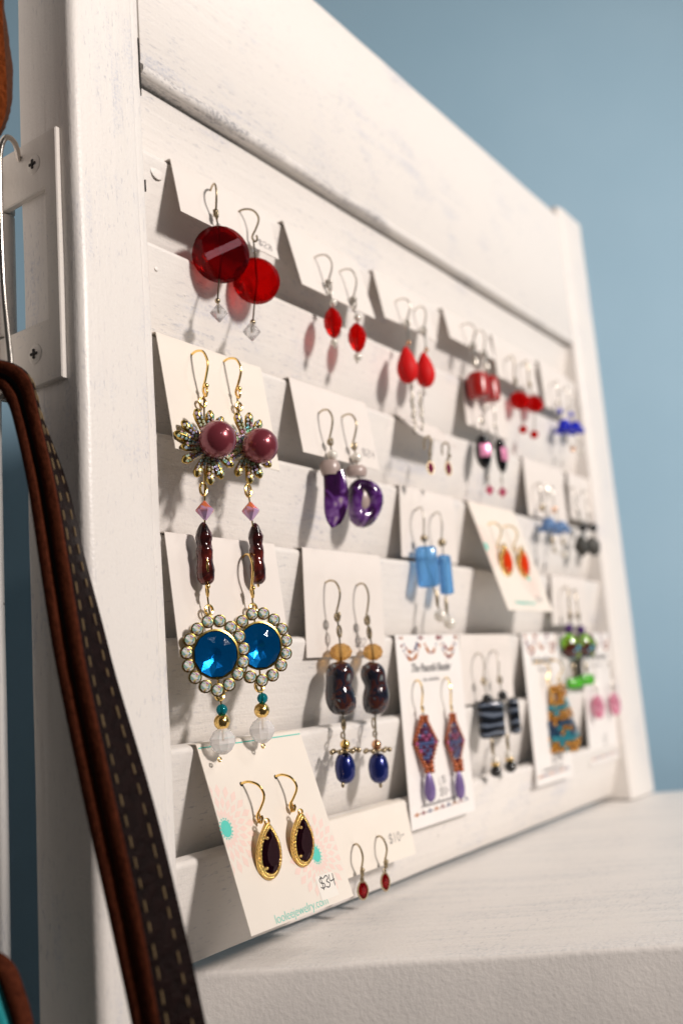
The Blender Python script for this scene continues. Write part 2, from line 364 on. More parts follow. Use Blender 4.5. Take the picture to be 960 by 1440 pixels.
def extrude(outline, axis, positions, wob=0.0, seed=0):
    """Closed outline swept along one axis; wob adds the slight unevenness of hand painted wood."""
    rnd = random.Random(seed); ph = [rnd.uniform(0, 6.28) for _ in range(4)]
    V, F = [], []; n = len(outline)
    for p in positions:
        dx = wob * (math.sin(p * 0.05 + ph[0]) + 0.5 * math.sin(p * 0.13 + ph[1])); dy = wob * (math.sin(p * 0.043 + ph[2]) + 0.5 * math.sin(p * 0.11 + ph[3]))
        for a, b in outline:
            V.append({'x': (p, a + dx, b + dy), 'z': (a + dx, b + dy, p)}[axis])
    m = len(positions)
    for i in range(m - 1):
        for k in range(n):
            l = (k + 1) % n; F.append((i * n + k, i * n + l, (i + 1) * n + l, (i + 1) * n + k))
    F.append(tuple(range(n - 1, -1, -1))); F.append(tuple((m - 1) * n + k for k in range(n)))
    return V, F
def mesh_of(g, name, smooth=True, angle=None):
    me = bpy.data.meshes.new(name)
    me.from_pydata([(x * 0.001, y * 0.001, z * 0.001) for x, y, z in g[0]], [], g[1])
    bm = bmesh.new(); bm.from_mesh(me); bmesh.ops.recalc_face_normals(bm, faces=bm.faces); bm.to_mesh(me); bm.free()
    if smooth:
        me.polygons.foreach_set('use_smooth', [True] * len(me.polygons))
        me.set_sharp_from_angle(angle=math.radians(angle or 40))
    return me
def obj(name, g, mat, parent=None, loc=(0, 0, 0), rot=(0, 0, 0), smooth=True, angle=None):
    me = g if isinstance(g, bpy.types.Mesh) else mesh_of(g, name, smooth, angle)
    if not me.materials: me.materials.append(M[mat])
    o = bpy.data.objects.new(name, me); COL.objects.link(o)
    o.location = [c * 0.001 for c in loc]; o.rotation_euler = rot
    if parent: o.parent = parent
    return o
def empty(name, loc=(0, 0, 0), rot=(0, 0, 0)):
    o = bpy.data.objects.new(name, None); COL.objects.link(o); o.empty_display_size = 0.005
    o.location = [c * 0.001 for c in loc]; o.rotation_euler = rot
    return o
def tag(o, label=None, cat_=None, group=None, kind=None):
    if label: o['label'] = label
    if cat_: o['category'] = cat_
    if group: o['group'] = group
    if kind: o['kind'] = kind
    return o

# ------------------------------------------------------------------ measured layout (millimetres)
CARDS = {
 'twist': (51.3, 71.9, -2.80, 51.9, 20.7, 10.0),
 'redoval': (112.3, 71.9, -2.80, 50.9, 29.2, 13.7),
 'reddrop': (175.9, 71.9, -2.80, 45.5, 23.8, 10.5),
 'coral': (238.7, 71.9, -2.80, 50.0, 16.2, 9.5),
 'reddisc': (293.0, 71.9, -2.80, 53.6, 23.4, 2.9),
 'cobalt': (355.1, 71.9, -2.80, 44.3, 28.5, 3.2),
 'blackpink': (252.1, 39.6, -2.80, 47.9, 24.9, 0.2),
 'star': (40.7, 7.3, -2.80, 51.7, 39.8, 8.4),
 'purple': (108.9, 7.3, -2.80, 51.6, 29.9, 8.0),
 'bent': (185.5, 7.3, -2.80, 35.0, 15.4, 42.0),
 'ltblue': (315.9, 7.3, -2.80, 55.0, 32.4, 0.1),
 'charcoal': (379.5, 7.3, -2.80, 40.0, 27.7, -2.0),
 'bluerect': (182.0, -25.0, -2.80, 48.3, 30.9, -3.0),
 'orange': (244.3, -25.0, -2.80, 52.1, 56.7, 15.7),
 'bluegem': (40.4, -57.3, -2.80, 53.0, 38.5, 5.9),
 'lampwork': (109.6, -57.3, -2.80, 52.0, 39.8, -2.1),
 'green': (336.1, -57.3, -2.80, 51.0, 27.3, -4.4),
 'peace1': (167.8, -89.6, -2.80, 53.8, 76.7, -0.1),
 'zebra': (222.4, -89.6, -2.80, 53.0, 31.4, -2.8),
 'peace2': (288.8, -89.6, -2.80, 46.5, 75.6, -0.2),
 'pink': (368.4, -89.6, -2.80, 49.8, 74.5, -2.2),
 'loolee': (49.6, -121.9, -2.80, 50.9, 56.0, 18.1),
 'ten': (111.9, -154.2, -2.80, 52.6, 20.0, 8.0),
}
EARRINGS = [
 ('earring', 'red faceted disc earring toned as unlit, left of the pair on the topmost left card', (69.71, 67.12, -1.56), (-2.8, -4.0, -12.48), -40, 'antique', 0, 1, 0.38,
  [('crystal_ball', -1.97, -4.0, -15.61, 1.97, 1.97, {}),
   ('twist_disc', -1.56, -4.0, -25.99, 19.58, 18.36, {'yaw': -37, 'pitch': 2.9}),
   ('metal_ball', -4.63, -4.0, -43.76, 1.92, 1.92, {}),
   ('bicone', -4.27, -4.0, -47.98, 6.01, 6.49, {'mat': 'clear'})]),
 ('earring', 'red faceted disc earring toned as lit, right of the pair on the topmost left card', (84.05, 64.27, -1.06), (1.79, -4.0, -11.3), -40, 'antique', 0, 0, 0.38,
  [('crystal_ball', 2.17, -4.0, -15.56, 2.05, 2.05, {}),
   ('twist_disc', 2.02, -4.0, -27.34, 16.81, 17.83, {'tw': 1}),
   ('metal_ball', -1.52, -4.0, -43.9, 2.0, 2.0, {}),
   ('bicone', -2.46, -4.0, -47.71, 6.24, 6.73, {'mat': 'clear'})]),
 ('earring', 'left of two red faceted oval earrings set between tiny pearls', (127.49, 60.31, 0.42), (0.77, -4.5, -13.53), -28, 'silver', 1, 1, 0.38,
  [('ring', 1.81, -4.62, -15.34, 2.53, 2.53, {}),
   ('pearl', 3.38, -4.5, -19.3, 3.09, 3.09, {}),
   ('facet_oval', 2.25, -4.5, -27.93, 7.27, 12.3, {'mat': 'red'}),
   ('pearl', 2.16, -4.5, -35.89, 3.06, 3.06, {}),
   ('metal_ball', 2.38, -4.5, -37.88, 1.11, 1.11, {})]),
 ('earring', 'right of two red faceted oval earrings set between tiny pearls', (144.37, 59.62, 0.59), (0.62, -4.5, -15.47), -28, 'silver', 1, 1, 0.38,
  [('ring', 0.93, -4.5, -16.92, 2.61, 2.61, {}),
   ('pearl', 3.56, -4.5, -20.18, 3.2, 3.2, {}),
   ('facet_oval', 1.74, -4.5, -29.23, 7.51, 12.14, {'mat': 'red'}),
   ('pearl', 1.05, -4.5, -37.58, 3.45, 3.45, {}),
   ('metal_ball', 0.2, -4.5, -39.89, 1.15, 1.15, {})]),
 ('earring', 'left matte red teardrop earring with long silver charm, third card of the top row', (188.81, 59.74, -0.15), (-0.35, -5.0, -11.68), -28, 'silver', 0, 0, 0.38,
  [('ring', -1.05, -5.0, -12.21, 4.43, 4.43, {}),
   ('metal_ball', -0.71, -5.0, -20.77, 2.21, 2.21, {'mat': 'copper'}),
   ('teardrop', -3.81, -5.0, -31.73, 9.36, 16.85, {}),
   ('ring', -1.2, -5.0, -40.94, 2.5, 2.5, {}),
   ('charm', -2.02, -5.0, -52.45, 4.35, 18.01, {})]),
 ('earring', 'right matte red teardrop earring with long silver charm, third card of the top row', (206.09, 60.62, -0.32), (-2.24, -5.0, -12.12), -28, 'silver', 0, 0, 0.38,
  [('ring', -2.92, -5.0, -12.3, 4.56, 4.56, {}),
   ('metal_ball', -1.93, -5.0, -20.95, 2.28, 2.28, {'mat': 'copper'}),
   ('teardrop', -5.11, -5.0, -31.2, 9.01, 16.74, {}),
   ('ring', -7.82, -5.0, -42.5, 2.55, 2.55, {}),
   ('charm', -12.05, -5.0, -51.91, 3.78, 16.39, {})]),
 ('earring', 'left glossy red coral barrel earring, fourth card of the top row', (254.81, 66.38, -1.48), (0.26, -5.0, -11.94), -28, 'silver', 0, 0, 0.38,
  [('ring', 0.17, -5.0, -12.33, 5.01, 5.01, {}),
   ('metal_ball', 1.51, -5.0, -20.27, 2.86, 7.15, {}),
   ('barrel', 1.98, -5.0, -32.11, 11.41, 12.83, {})]),
 ('earring', 'right glossy red coral barrel earring, fourth card of the top row', (270.38, 66.26, -1.46), (-3.03, -5.0, -12.97), -28, 'silver', 0, 0, 0.38,
  [('ring', -2.18, -5.0, -12.76, 4.76, 4.76, {}),
   ('metal_ball', -1.29, -5.0, -19.45, 2.92, 6.58, {}),
   ('barrel', 0.93, -5.0, -30.79, 8.77, 13.15, {})]),
 ('earring', 'left red domed disc earring with a small red bead hanging below', (309.3, 61.62, -1.87), (-4.92, -4.5, -14.12), -28, 'antique', 0, 0, 0.38,
  [('ring', -4.08, -4.5, -14.34, 3.88, 3.88, {}),
   ('dome', -0.32, -4.5, -24.48, 13.21, 10.49, {}),
   ('bead', -1.0, -4.5, -41.07, 4.63, 4.63, {'mat': 'red'})]),
 ('earring', 'right red domed disc earring with a small red bead hanging below', (330.63, 63.74, -1.98), (-7.01, -4.5, -14.5), -28, 'antique', 0, 0, 0.38,
  [('ring', -5.99, -4.5, -14.28, 4.0, 4.0, {}),
   ('dome', -2.07, -4.5, -24.72, 12.42, 10.01, {}),
   ('bead', -7.68, -4.5, -43.47, 4.74, 4.74, {'mat': 'red'})]),
 ('earring', 'left cobalt blue flower earring with small copper bead, last card of the top row', (373.53, 61.02, -1.78), (-8.34, -4.5, -13.95), -28, 'silver', 0, 0, 0.38,
  [('metal_ball', -8.48, -4.5, -14.42, 3.39, 3.39, {}),
   ('bead', -8.3, -4.5, -19.22, 3.38, 3.38, {'mat': 'cobalt'}),
   ('flower', -3.91, -4.5, -28.07, 12.73, 9.33, {'mat': 'cobalt'}),
   ('metal_ball', -1.83, -4.5, -35.61, 2.55, 2.55, {}),
   ('pearl', 5.68, -4.5, -40.13, 3.43, 3.43, {'mat': 'copper'})]),
 ('earring', 'right cobalt blue flower earring with small white pearl, last card of the top row', (395.32, 61.99, -1.84), (-13.36, -4.5, -14.74), -28, 'silver', 0, 0, 0.38,
  [('metal_ball', -13.36, -4.5, -14.74, 3.03, 3.03, {}),
   ('bead', -12.44, -4.5, -19.07, 3.47, 3.47, {'mat': 'cobalt'}),
   ('flower', -8.04, -4.5, -26.82, 12.19, 8.7, {'mat': 'cobalt'}),
   ('metal_ball', -7.11, -4.5, -34.75, 2.17, 2.17, {}),
   ('pearl', -4.51, -4.5, -41.07, 3.48, 3.48, {})]),
 ('earring', 'left black oval earring with pink bar inlay and pink crystal drop', (260.14, 26.3, -2.35), (-0.78, -4.5, -9.73), -45, 'silver', 0, 0, 0.38,
  [('ring', -0.78, -4.5, -9.73, 3.56, 3.56, {}),
   ('inlay_oval', -2.88, -4.5, -25.83, 8.47, 17.65, {}),
   ('metal_ball', -0.35, -4.5, -38.53, 1.76, 1.76, {}),
   ('bicone', -0.29, -4.5, -45.02, 4.58, 5.28, {'mat': 'pink'})]),
 ('earring', 'right black oval earring with pink bar inlay and pink crystal drop', (281.51, 28.56, -2.36), (-6.91, -4.5, -11.87), -15, 'silver', 0, 0, 0.38,
  [('ring', -7.01, -4.5, -12.27, 3.65, 3.65, {}),
   ('inlay_oval', -3.91, -4.5, -26.85, 6.94, 19.0, {}),
   ('metal_ball', -6.34, -4.5, -40.26, 1.81, 1.81, {}),
   ('bicone', -7.07, -4.5, -46.64, 4.69, 5.41, {'mat': 'pink'})]),
 ('earring', 'left rose pearl earring on a gold crystal burst with long wine brown bead', (55.97, 3.1, -1.78), (-0.45, -4.5, -14.12), -30, 'gold', 1, 0, 0.42,
  [('ring', -1.38, -4.5, -17.66, 3.44, 3.44, {'mat': 'gold'}),
   ('burst', -4.66, -9.77, -33.7, 19.63, 27.22, {}),
   ('pearl', -6.33, -14.37, -32.88, 11.9, 11.9, {'mat': 'rose'}),
   ('ring', -3.27, -4.5, -46.51, 3.37, 4.49, {'mat': 'gold'}),
   ('bicone', -3.15, -4.5, -53.36, 6.04, 6.26, {'mat': 'orange_ab'}),
   ('long_bead', -4.2, -4.5, -66.99, 5.53, 19.92, {}),
   ('metal_ball', -3.75, -4.5, -77.65, 0.88, 1.76, {'mat': 'gold'})]),
 ('earring', 'right rose pearl earring on a gold crystal burst with long wine brown bead', (71.96, 4.47, -1.98), (0.0, -4.5, -12.78), -30, 'gold', 1, 0, 0.42,
  [('ring', 0.73, -4.5, -16.89, 3.37, 3.37, {'mat': 'gold'}),
   ('burst', -1.13, -9.58, -32.37, 19.3, 28.24, {}),
   ('pearl', -1.41, -14.37, -32.92, 11.89, 11.89, {'mat': 'rose'}),
   ('ring', 2.81, -4.5, -45.67, 3.33, 4.76, {'mat': 'gold'}),
   ('bicone', 3.43, -4.5, -52.64, 6.18, 6.41, {'mat': 'orange_ab'}),
   ('long_bead', 5.19, -4.5, -66.7, 5.21, 20.84, {}),
   ('metal_ball', 4.9, -4.5, -77.18, 0.94, 1.88, {'mat': 'gold'})]),
 ('earring', 'left purple and tan shell earring hanging edge on, under a small pearl', (124.42, -4.14, -0.8), (-1.31, -4.5, -12.75), -48, 'antique', 0, 0, 0.38,
  [('ring', -1.31, -4.5, -12.75, 2.7, 2.7, {}),
   ('pearl', -0.57, -4.5, -17.64, 4.04, 4.04, {}),
   ('shell_cap', -2.63, -4.5, -22.91, 8.03, 5.89, {}),
   ('shell_leaf', -1.01, -4.5, -35.02, 8.54, 20.29, {})]),
 ('earring', 'right purple shell ring earring with dark banding, under a small pearl', (140.11, -2.91, -0.97), (-0.87, -4.5, -13.06), -40, 'antique', 0, 0, 0.38,
  [('ring', -0.87, -4.5, -13.06, 2.8, 2.8, {}),
   ('pearl', 0.49, -4.5, -17.46, 4.2, 4.2, {}),
   ('shell_cap', -0.31, -4.5, -23.03, 8.92, 4.46, {}),
   ('shell_ring', 3.12, -4.5, -33.74, 13.96, 20.67, {})]),
 ('earring', 'left tiny garnet drop earring dangling from the bent out card', (186.91, -6.24, 9.79), (-1.88, -2.0, -7.95), -28, 'antique', 0, 0, 0.38,
  [('marquise', -2.35, -2.0, -13.64, 3.63, 6.06, {'mat': 'plum'})]),
 ('earring', 'right tiny garnet drop earring dangling from the bent out card', (202.54, -6.27, 9.82), (-0.92, -2.0, -6.07), -28, 'antique', 0, 0, 0.38,
  [('marquise', -2.05, -2.0, -11.71, 3.44, 6.88, {'mat': 'plum'})]),
 ('earring', 'left pale blue flower earring with pearl and modelled white glare on ear wire', (332.97, -6.29, -2.38), (-9.32, -4.5, -13.97), -28, 'silver', 0, 0, 0.38,
  [('crescent', -1.96, -4.5, -5.12, 6.33, 10.29, {}),
   ('metal_ball', -9.55, -4.5, -14.79, 3.9, 3.9, {'mat': 'antique'}),
   ('flower', -3.38, -4.5, -23.75, 12.56, 8.63, {'mat': 'ltblue'}),
   ('metal_ball', -0.95, -4.5, -32.31, 2.36, 4.71, {'mat': 'antique'}),
   ('pearl', 1.55, -4.5, -37.31, 4.33, 4.33, {})]),
 ('earring', 'right pale blue flower earring with pearl tip beside the charcoal pair', (353.06, -6.32, -2.38), (-12.76, -4.5, -14.22), -28, 'silver', 0, 0, 0.38,
  [('metal_ball', -12.76, -4.5, -14.22, 3.6, 3.6, {'mat': 'copper'}),
   ('flower', -6.43, -4.5, -23.83, 12.08, 8.05, {'mat': 'ltblue'}),
   ('metal_ball', -5.79, -4.5, -31.94, 2.01, 4.02, {'mat': 'antique'}),
   ('pearl', -5.83, -4.5, -38.85, 4.41, 4.41, {})]),
 ('earring', 'left charcoal stone nugget earring under a black bead, beside far stile', (381.9, -3.22, -2.77), (-7.47, -4.5, -12.91), -28, 'silver', 0, 0, 0.38,
  [('ring', -4.99, -4.5, -15.67, 3.38, 3.38, {}),
   ('bead', -0.87, -4.5, -23.89, 5.51, 5.51, {'mat': 'black'}),
   ('nugget', -5.75, -4.5, -35.39, 10.07, 13.42, {})]),
 ('earring', 'right charcoal stone nugget earring under a black bead, beside far stile', (402.87, -2.52, -2.75), (-10.01, -4.5, -13.03), -28, 'silver', 0, 0, 0.38,
  [('ring', -8.79, -4.5, -16.43, 3.46, 3.46, {}),
   ('bead', -3.9, -4.5, -23.04, 5.65, 5.65, {'mat': 'black'}),
   ('nugget', -7.88, -4.5, -34.77, 10.34, 12.93, {})]),
 ('earring', 'left sky blue glass block earring with white pearl at its tip', (195.93, -34.45, -2.9), (-4.61, -4.5, -13.76), -40, 'silver', 0, 0, 0.38,
  [('metal_ball', -4.61, -4.5, -13.76, 3.38, 3.38, {'mat': 'antique'}),
   ('block', -4.47, -4.5, -26.15, 9.48, 17.74, {}),
   ('metal_ball', 1.55, -4.5, -39.8, 1.54, 8.0, {'mat': 'antique'}),
   ('pearl', 3.24, -4.5, -47.17, 5.54, 5.54, {})]),
 ('earring', 'right sky blue glass block earring with white pearl at its tip', (211.02, -35.21, -2.94), (-4.11, -4.5, -13.72), -10, 'silver', 0, 0, 0.38,
  [('metal_ball', -4.11, -4.5, -13.72, 3.8, 3.8, {'mat': 'antique'}),
   ('block', -3.71, -4.5, -28.05, 6.93, 17.64, {}),
   ('metal_ball', -5.77, -4.5, -41.67, 1.56, 7.49, {'mat': 'antique'}),
   ('pearl', -4.12, -4.5, -49.45, 5.62, 5.62, {})]),
 ('earring', 'left orange teardrop earring in gold frame on pink flowered card', (257.8, -36.22, 0.75), (0.17, -3.63, -11.12), -10, 'gold', 0, 0, 0.38,
  [('drop_frame', -0.01, -6.98, -18.93, 9.28, 14.44, {'mat': 'orange'})]),
 ('earring', 'right orange teardrop earring in gold frame on pink flowered card', (274.55, -36.18, 0.75), (0.96, -3.69, -11.37), -10, 'gold', 0, 0, 0.38,
  [('drop_frame', 2.81, -6.98, -18.91, 8.89, 14.93, {'mat': 'orange'})]),
 ('earring', 'left round blue gem earring ringed with crystals and opal bead tip', (54.52, -64.0, -1.7), (-2.82, -4.5, -12.12), -33, 'gold', 1, 0, 0.42,
  [('ring', -2.29, -4.5, -17.61, 3.51, 3.51, {'mat': 'gold'}),
   ('gem_cluster', -5.78, -9.33, -31.42, 13.44, 14.08, {'rx': 39, 'ry': 42}),
   ('ring', 0.44, -4.5, -43.26, 4.13, 4.13, {'mat': 'gold'}),
   ('bead', 1.01, -4.5, -48.0, 3.48, 3.48, {'mat': 'teal'}),
   ('metal_ball', 0.71, -4.5, -51.6, 4.98, 4.98, {'mat': 'gold'}),
   ('facet_bead', 0.71, -4.5, -57.32, 7.99, 7.99, {'mat': 'opal'}),
   ('ring', -1.16, -4.5, -62.59, 1.5, 1.5, {'mat': 'gold'})]),
 ('earring', 'right round blue gem earring ringed with crystals and opal bead tip', (75.55, -63.16, -1.79), (-2.47, -4.5, -12.75), -33, 'gold', 1, 0, 0.42,
  [('ring', -2.22, -4.5, -17.64, 3.71, 3.71, {'mat': 'gold'}),
   ('gem_cluster', -5.76, -9.18, -29.99, 13.81, 14.49, {'rx': 39, 'ry': 42}),
   ('ring', -1.41, -4.5, -42.41, 4.36, 4.36, {'mat': 'gold'}),
   ('bead', -0.39, -4.5, -46.54, 3.44, 3.44, {'mat': 'teal'}),
   ('metal_ball', -1.12, -4.5, -50.32, 5.03, 5.03, {'mat': 'gold'}),
   ('facet_bead', -1.39, -4.5, -56.57, 8.19, 8.19, {'mat': 'opal'}),
   ('ring', -1.52, -4.5, -61.44, 1.59, 1.59, {'mat': 'gold'})]),
 ('earring', 'left black lampwork bead earring with amber crystal above and blue pearl below', (123.02, -69.79, -2.86), (-1.12, -4.5, -12.69), -28, 'antique', 0, 0, 0.38,
  [('ring', -1.19, -4.5, -13.21, 3.4, 3.4, {'mat': 'antique'}),
   ('ring', -0.54, -4.5, -18.42, 2.87, 4.7, {'mat': 'antique'}),
   ('rondelle', -0.65, -4.5, -25.94, 8.58, 6.24, {'mat': 'amber'}),
   ('lamp_bead', -2.4, -4.5, -38.93, 12.09, 20.06, {}),
   ('ring', -2.37, -4.5, -51.79, 2.56, 4.09, {'mat': 'antique'}),
   ('ring', -3.32, -4.5, -55.46, 2.55, 2.55, {'mat': 'antique'}),
   ('metal_ball', -2.44, -4.5, -58.78, 3.57, 3.57, {'mat': 'gold'}),
   ('daisy', -2.74, -4.5, -60.98, 11.69, 2.54, {}),
   ('ridged_pearl', -3.54, -4.5, -66.83, 7.59, 11.13, {}),
   ('metal_ball', -5.63, -4.5, -72.45, 1.25, 2.01, {'mat': 'antique'})]),
 ('earring', 'right black lampwork bead earring with amber crystal above and blue pearl below', (143.8, -70.1, -2.87), (-2.23, -4.5, -13.52), -28, 'antique', 0, 0, 0.38,
  [('ring', -2.31, -4.5, -14.07, 3.55, 3.55, {'mat': 'antique'}),
   ('ring', -1.53, -4.5, -18.7, 3.0, 4.91, {'mat': 'antique'}),
   ('rondelle', -0.16, -4.5, -26.04, 7.91, 6.27, {'mat': 'amber'}),
   ('lamp_bead', -1.26, -4.5, -39.7, 11.35, 20.54, {'tw': 1}),
   ('ring', -3.71, -4.5, -52.5, 2.4, 4.27, {'mat': 'antique'}),
   ('ring', -3.34, -4.5, -56.45, 2.67, 2.67, {'mat': 'antique'}),
   ('metal_ball', -2.97, -4.5, -60.4, 3.73, 3.73, {'mat': 'copper'}),
   ('daisy', -2.81, -4.5, -62.49, 11.19, 2.66, {}),
   ('ridged_pearl', -2.84, -4.5, -68.97, 7.97, 11.42, {}),
   ('metal_ball', -2.35, -4.5, -75.21, 1.33, 2.12, {'mat': 'antique'})]),
 ('earring', 'left round green, brown and turquoise lampwork earring with green bar below', (353.71, -64.09, -2.92), (-7.13, -4.5, -14.33), -35, 'antique', 0, 0, 0.38,
  [('ring', -7.63, -4.5, -15.92, 3.96, 3.96, {}),
   ('bead', -11.9, -4.5, -23.03, 4.71, 5.5, {'mat': 'purple'}),
   ('lamp_disc', -12.54, -5.18, -32.84, 14.85, 14.46, {}),
   ('metal_ball', -11.67, -4.5, -45.2, 1.95, 7.02, {'mat': 'antique'}),
   ('tube_bead', -13.06, -4.5, -52.83, 9.31, 5.82, {})]),
 ('earring', 'right round green, brown and turquoise lampwork earring with green bar below', (369.65, -64.79, -2.97), (-11.29, -4.5, -13.46), -35, 'antique', 0, 0, 0.38,
  [('ring', -11.81, -4.5, -15.08, 4.03, 4.03, {}),
   ('bead', -10.11, -4.5, -23.12, 4.84, 5.64, {'mat': 'purple'}),
   ('lamp_disc', -4.32, -4.5, -32.03, 12.98, 14.6, {'tw': 1}),
   ('metal_ball', -9.47, -4.5, -44.31, 2.0, 6.41, {'mat': 'antique'}),
   ('tube_bead', -10.6, -4.5, -50.99, 8.78, 5.99, {})]),
 ('earring', 'left copper beaded diamond earring with lavender dagger tip', (180.63, -108.82, -2.42), (-2.45, -3.0, -11.0), -35, 'gold', 0, 0, 0.38,
  [('bead_block', -1.57, -3.0, -15.63, 4.07, 4.07, {}),
   ('bead_diamond', -2.09, -3.0, -24.67, 11.57, 17.93, {}),
   ('bead_block', -0.97, -3.0, -34.08, 4.62, 5.2, {}),
   ('dagger', -1.89, -3.0, -42.08, 4.88, 12.06, {})]),
 ('earring', 'right copper beaded diamond earring with lavender dagger tip', (206.07, -108.72, -2.42), (-3.47, -3.0, -12.42), -35, 'gold', 0, 0, 0.38,
  [('bead_block', -3.07, -3.0, -16.64, 3.66, 4.27, {}),
   ('bead_diamond', -3.18, -3.0, -26.47, 9.71, 18.21, {'tw': 1}),
   ('bead_block', -2.05, -3.0, -36.35, 4.85, 5.45, {}),
   ('dagger', -2.48, -3.0, -44.52, 4.53, 12.07, {})]),
 ('earring', 'left black and grey zebra striped square earring with black bead tip', (237.99, -98.92, -2.86), (-4.3, -4.5, -11.87), -40, 'silver', 0, 0, 0.38,
  [('ring', -4.38, -4.5, -12.19, 3.57, 3.57, {'mat': 'antique'}),
   ('bead', -3.36, -4.5, -20.24, 4.54, 4.54, {'mat': 'black'}),
   ('zebra_square', -1.15, -4.5, -29.32, 12.98, 17.19, {}),
   ('metal_ball', -2.58, -4.5, -41.53, 1.61, 7.73, {'mat': 'antique'}),
   ('pearl', -1.14, -4.5, -47.65, 3.86, 3.86, {}),
   ('metal_ball', -1.58, -4.5, -49.48, 4.5, 1.61, {'mat': 'gold'}),
   ('bead', -1.95, -4.5, -52.56, 5.13, 5.13, {'mat': 'black'})]),
 ('earring', 'right black and grey zebra striped square earring turned edge on, black bead tip', (254.36, -97.93, -2.81), (-5.37, -4.5, -12.87), 32, 'silver', 0, 0, 0.38,
  [('ring', -4.7, -4.5, -13.22, 3.68, 3.68, {'mat': 'antique'}),
   ('bead', -3.44, -4.5, -20.54, 4.68, 4.68, {'mat': 'black'}),
   ('zebra_square', 5.7, -4.5, -30.38, 8.8, 16.91, {'tw': 1}),
   ('metal_ball', -3.42, -4.5, -42.09, 1.66, 7.95, {'mat': 'antique'}),
   ('pearl', -3.34, -4.5, -47.91, 3.97, 3.97, {}),
   ('metal_ball', -3.07, -4.5, -49.87, 4.63, 1.65, {'mat': 'gold'}),
   ('bead', -3.11, -4.5, -53.08, 5.61, 5.61, {'mat': 'black'})]),
 ('earring', 'left gold and teal beaded fan earring on the middle printed card', (300.4, -104.69, -2.46), (6.74, -3.0, -9.56), -40, 'gold', 0, 0, 0.38,
  [('fan', 15.02, -3.0, -28.99, 14.85, 31.93, {})]),
 ('earring', 'right gold and teal beaded fan earring on the middle printed card', (320.77, -104.15, -2.45), (0.37, -3.0, -10.34), -40, 'gold', 0, 0, 0.38,
  [('fan', 1.62, -3.0, -28.57, 12.77, 30.8, {'tw': 1})]),
 ('earring', 'left pink crystal covered oval earring on the farthest printed card', (383.94, -107.47, -3.09), (-7.27, -3.0, -11.39), -35, 'silver', 0, 0, 0.38,
  [('metal_ball', -8.09, -3.0, -13.78, 2.05, 4.09, {}),
   ('pave_oval', -7.74, -3.0, -24.27, 7.76, 13.88, {})]),
 ('earring', 'right pink crystal covered oval earring on the farthest printed card', (411.37, -107.42, -3.09), (-7.71, -3.0, -11.84), -35, 'silver', 0, 0, 0.38,
  [('metal_ball', -8.47, -3.0, -13.91, 2.13, 4.26, {}),
   ('pave_oval', -7.43, -3.0, -24.44, 7.22, 13.59, {})]),
 ('earring', 'left deep purple teardrop earring in gold rope frame on the large flowered card', (63.95, -135.2, 1.94), (1.11, -4.51, -10.49), -8, 'gold', 0, 0, 0.42,
  [('ring', 1.48, -4.51, -10.13, 2.39, 3.04, {'mat': 'gold'}),
   ('drop_frame', 0.07, -8.83, -19.54, 9.61, 15.81, {'mat': 'plum_gem'})]),
 ('earring', 'right deep purple teardrop earring in gold rope frame on the large flowered card', (80.75, -135.1, 1.91), (1.0, -4.22, -9.66), -8, 'gold', 0, 0, 0.42,
  [('ring', 1.39, -4.22, -9.5, 2.5, 3.19, {'mat': 'gold'}),
   ('drop_frame', -0.0, -8.73, -19.21, 9.4, 15.66, {'mat': 'plum_gem'})]),
 ('earring', 'left small red marquise garnet earring on the low card marked 10', (125.66, -164.23, -0.99), (-2.37, -3.5, -8.85), -30, 'antique', 1, 0, 0.38,
  [('marquise', -2.32, -3.5, -14.58, 4.24, 6.74, {'mat': 'garnet'})]),
 ('earring', 'right small red marquise garnet earring on the low card marked 10', (140.64, -164.08, -1.01), (-2.01, -3.5, -9.05), -30, 'antique', 1, 0, 0.38,
  [('marquise', -2.7, -3.5, -14.85, 3.62, 6.97, {'mat': 'garnet'})]),
]
MARKS = {
 'price_28': [(40.31, 17.32), (48.83, 17.8)],
 'price_24': [(40.39, 23.65), (49.67, 24.04)],
 'price_32': [(30.37, 35.06), (38.74, 35.17)],
 'price_34': [(35.79, 49.38), (43.95, 50.67)],
 'web': [(11.27, 54.61), (35.39, 54.99)],
 'flower_a': [(1.6, 25.77), (14.9, 27.81)],
 'flower_b': [(38.84, 40.13), (46.44, 44.8)],
 'sticker': [(35.5, 47.1), (44.14, 54.53)],
 'price_10': [(35.86, 12.24), (47.27, 13.15)],
 'o_web': [(12.34, 53.63), (33.96, 52.39)],
 'o_price': [(36.53, 50.43), (44.56, 50.22)],
 'o_fa': [(1.13, 24.02), (5.41, 26.31)],
 'o_fb': [(37.41, 38.49), (41.75, 39.46)],
 'p_title': [(10.67, 12.7), (43.5, 12.79)],
 'p_sub': [(19.22, 16.82), (32.57, 16.73)],
 'p_price': [(24.79, 60.48), (32.8, 66.44)],
 'p_phone': [(8.89, 67.68), (38.75, 68.13)],
 'p_dots': [(4.37, 71.14), (50.14, 69.67)],
}
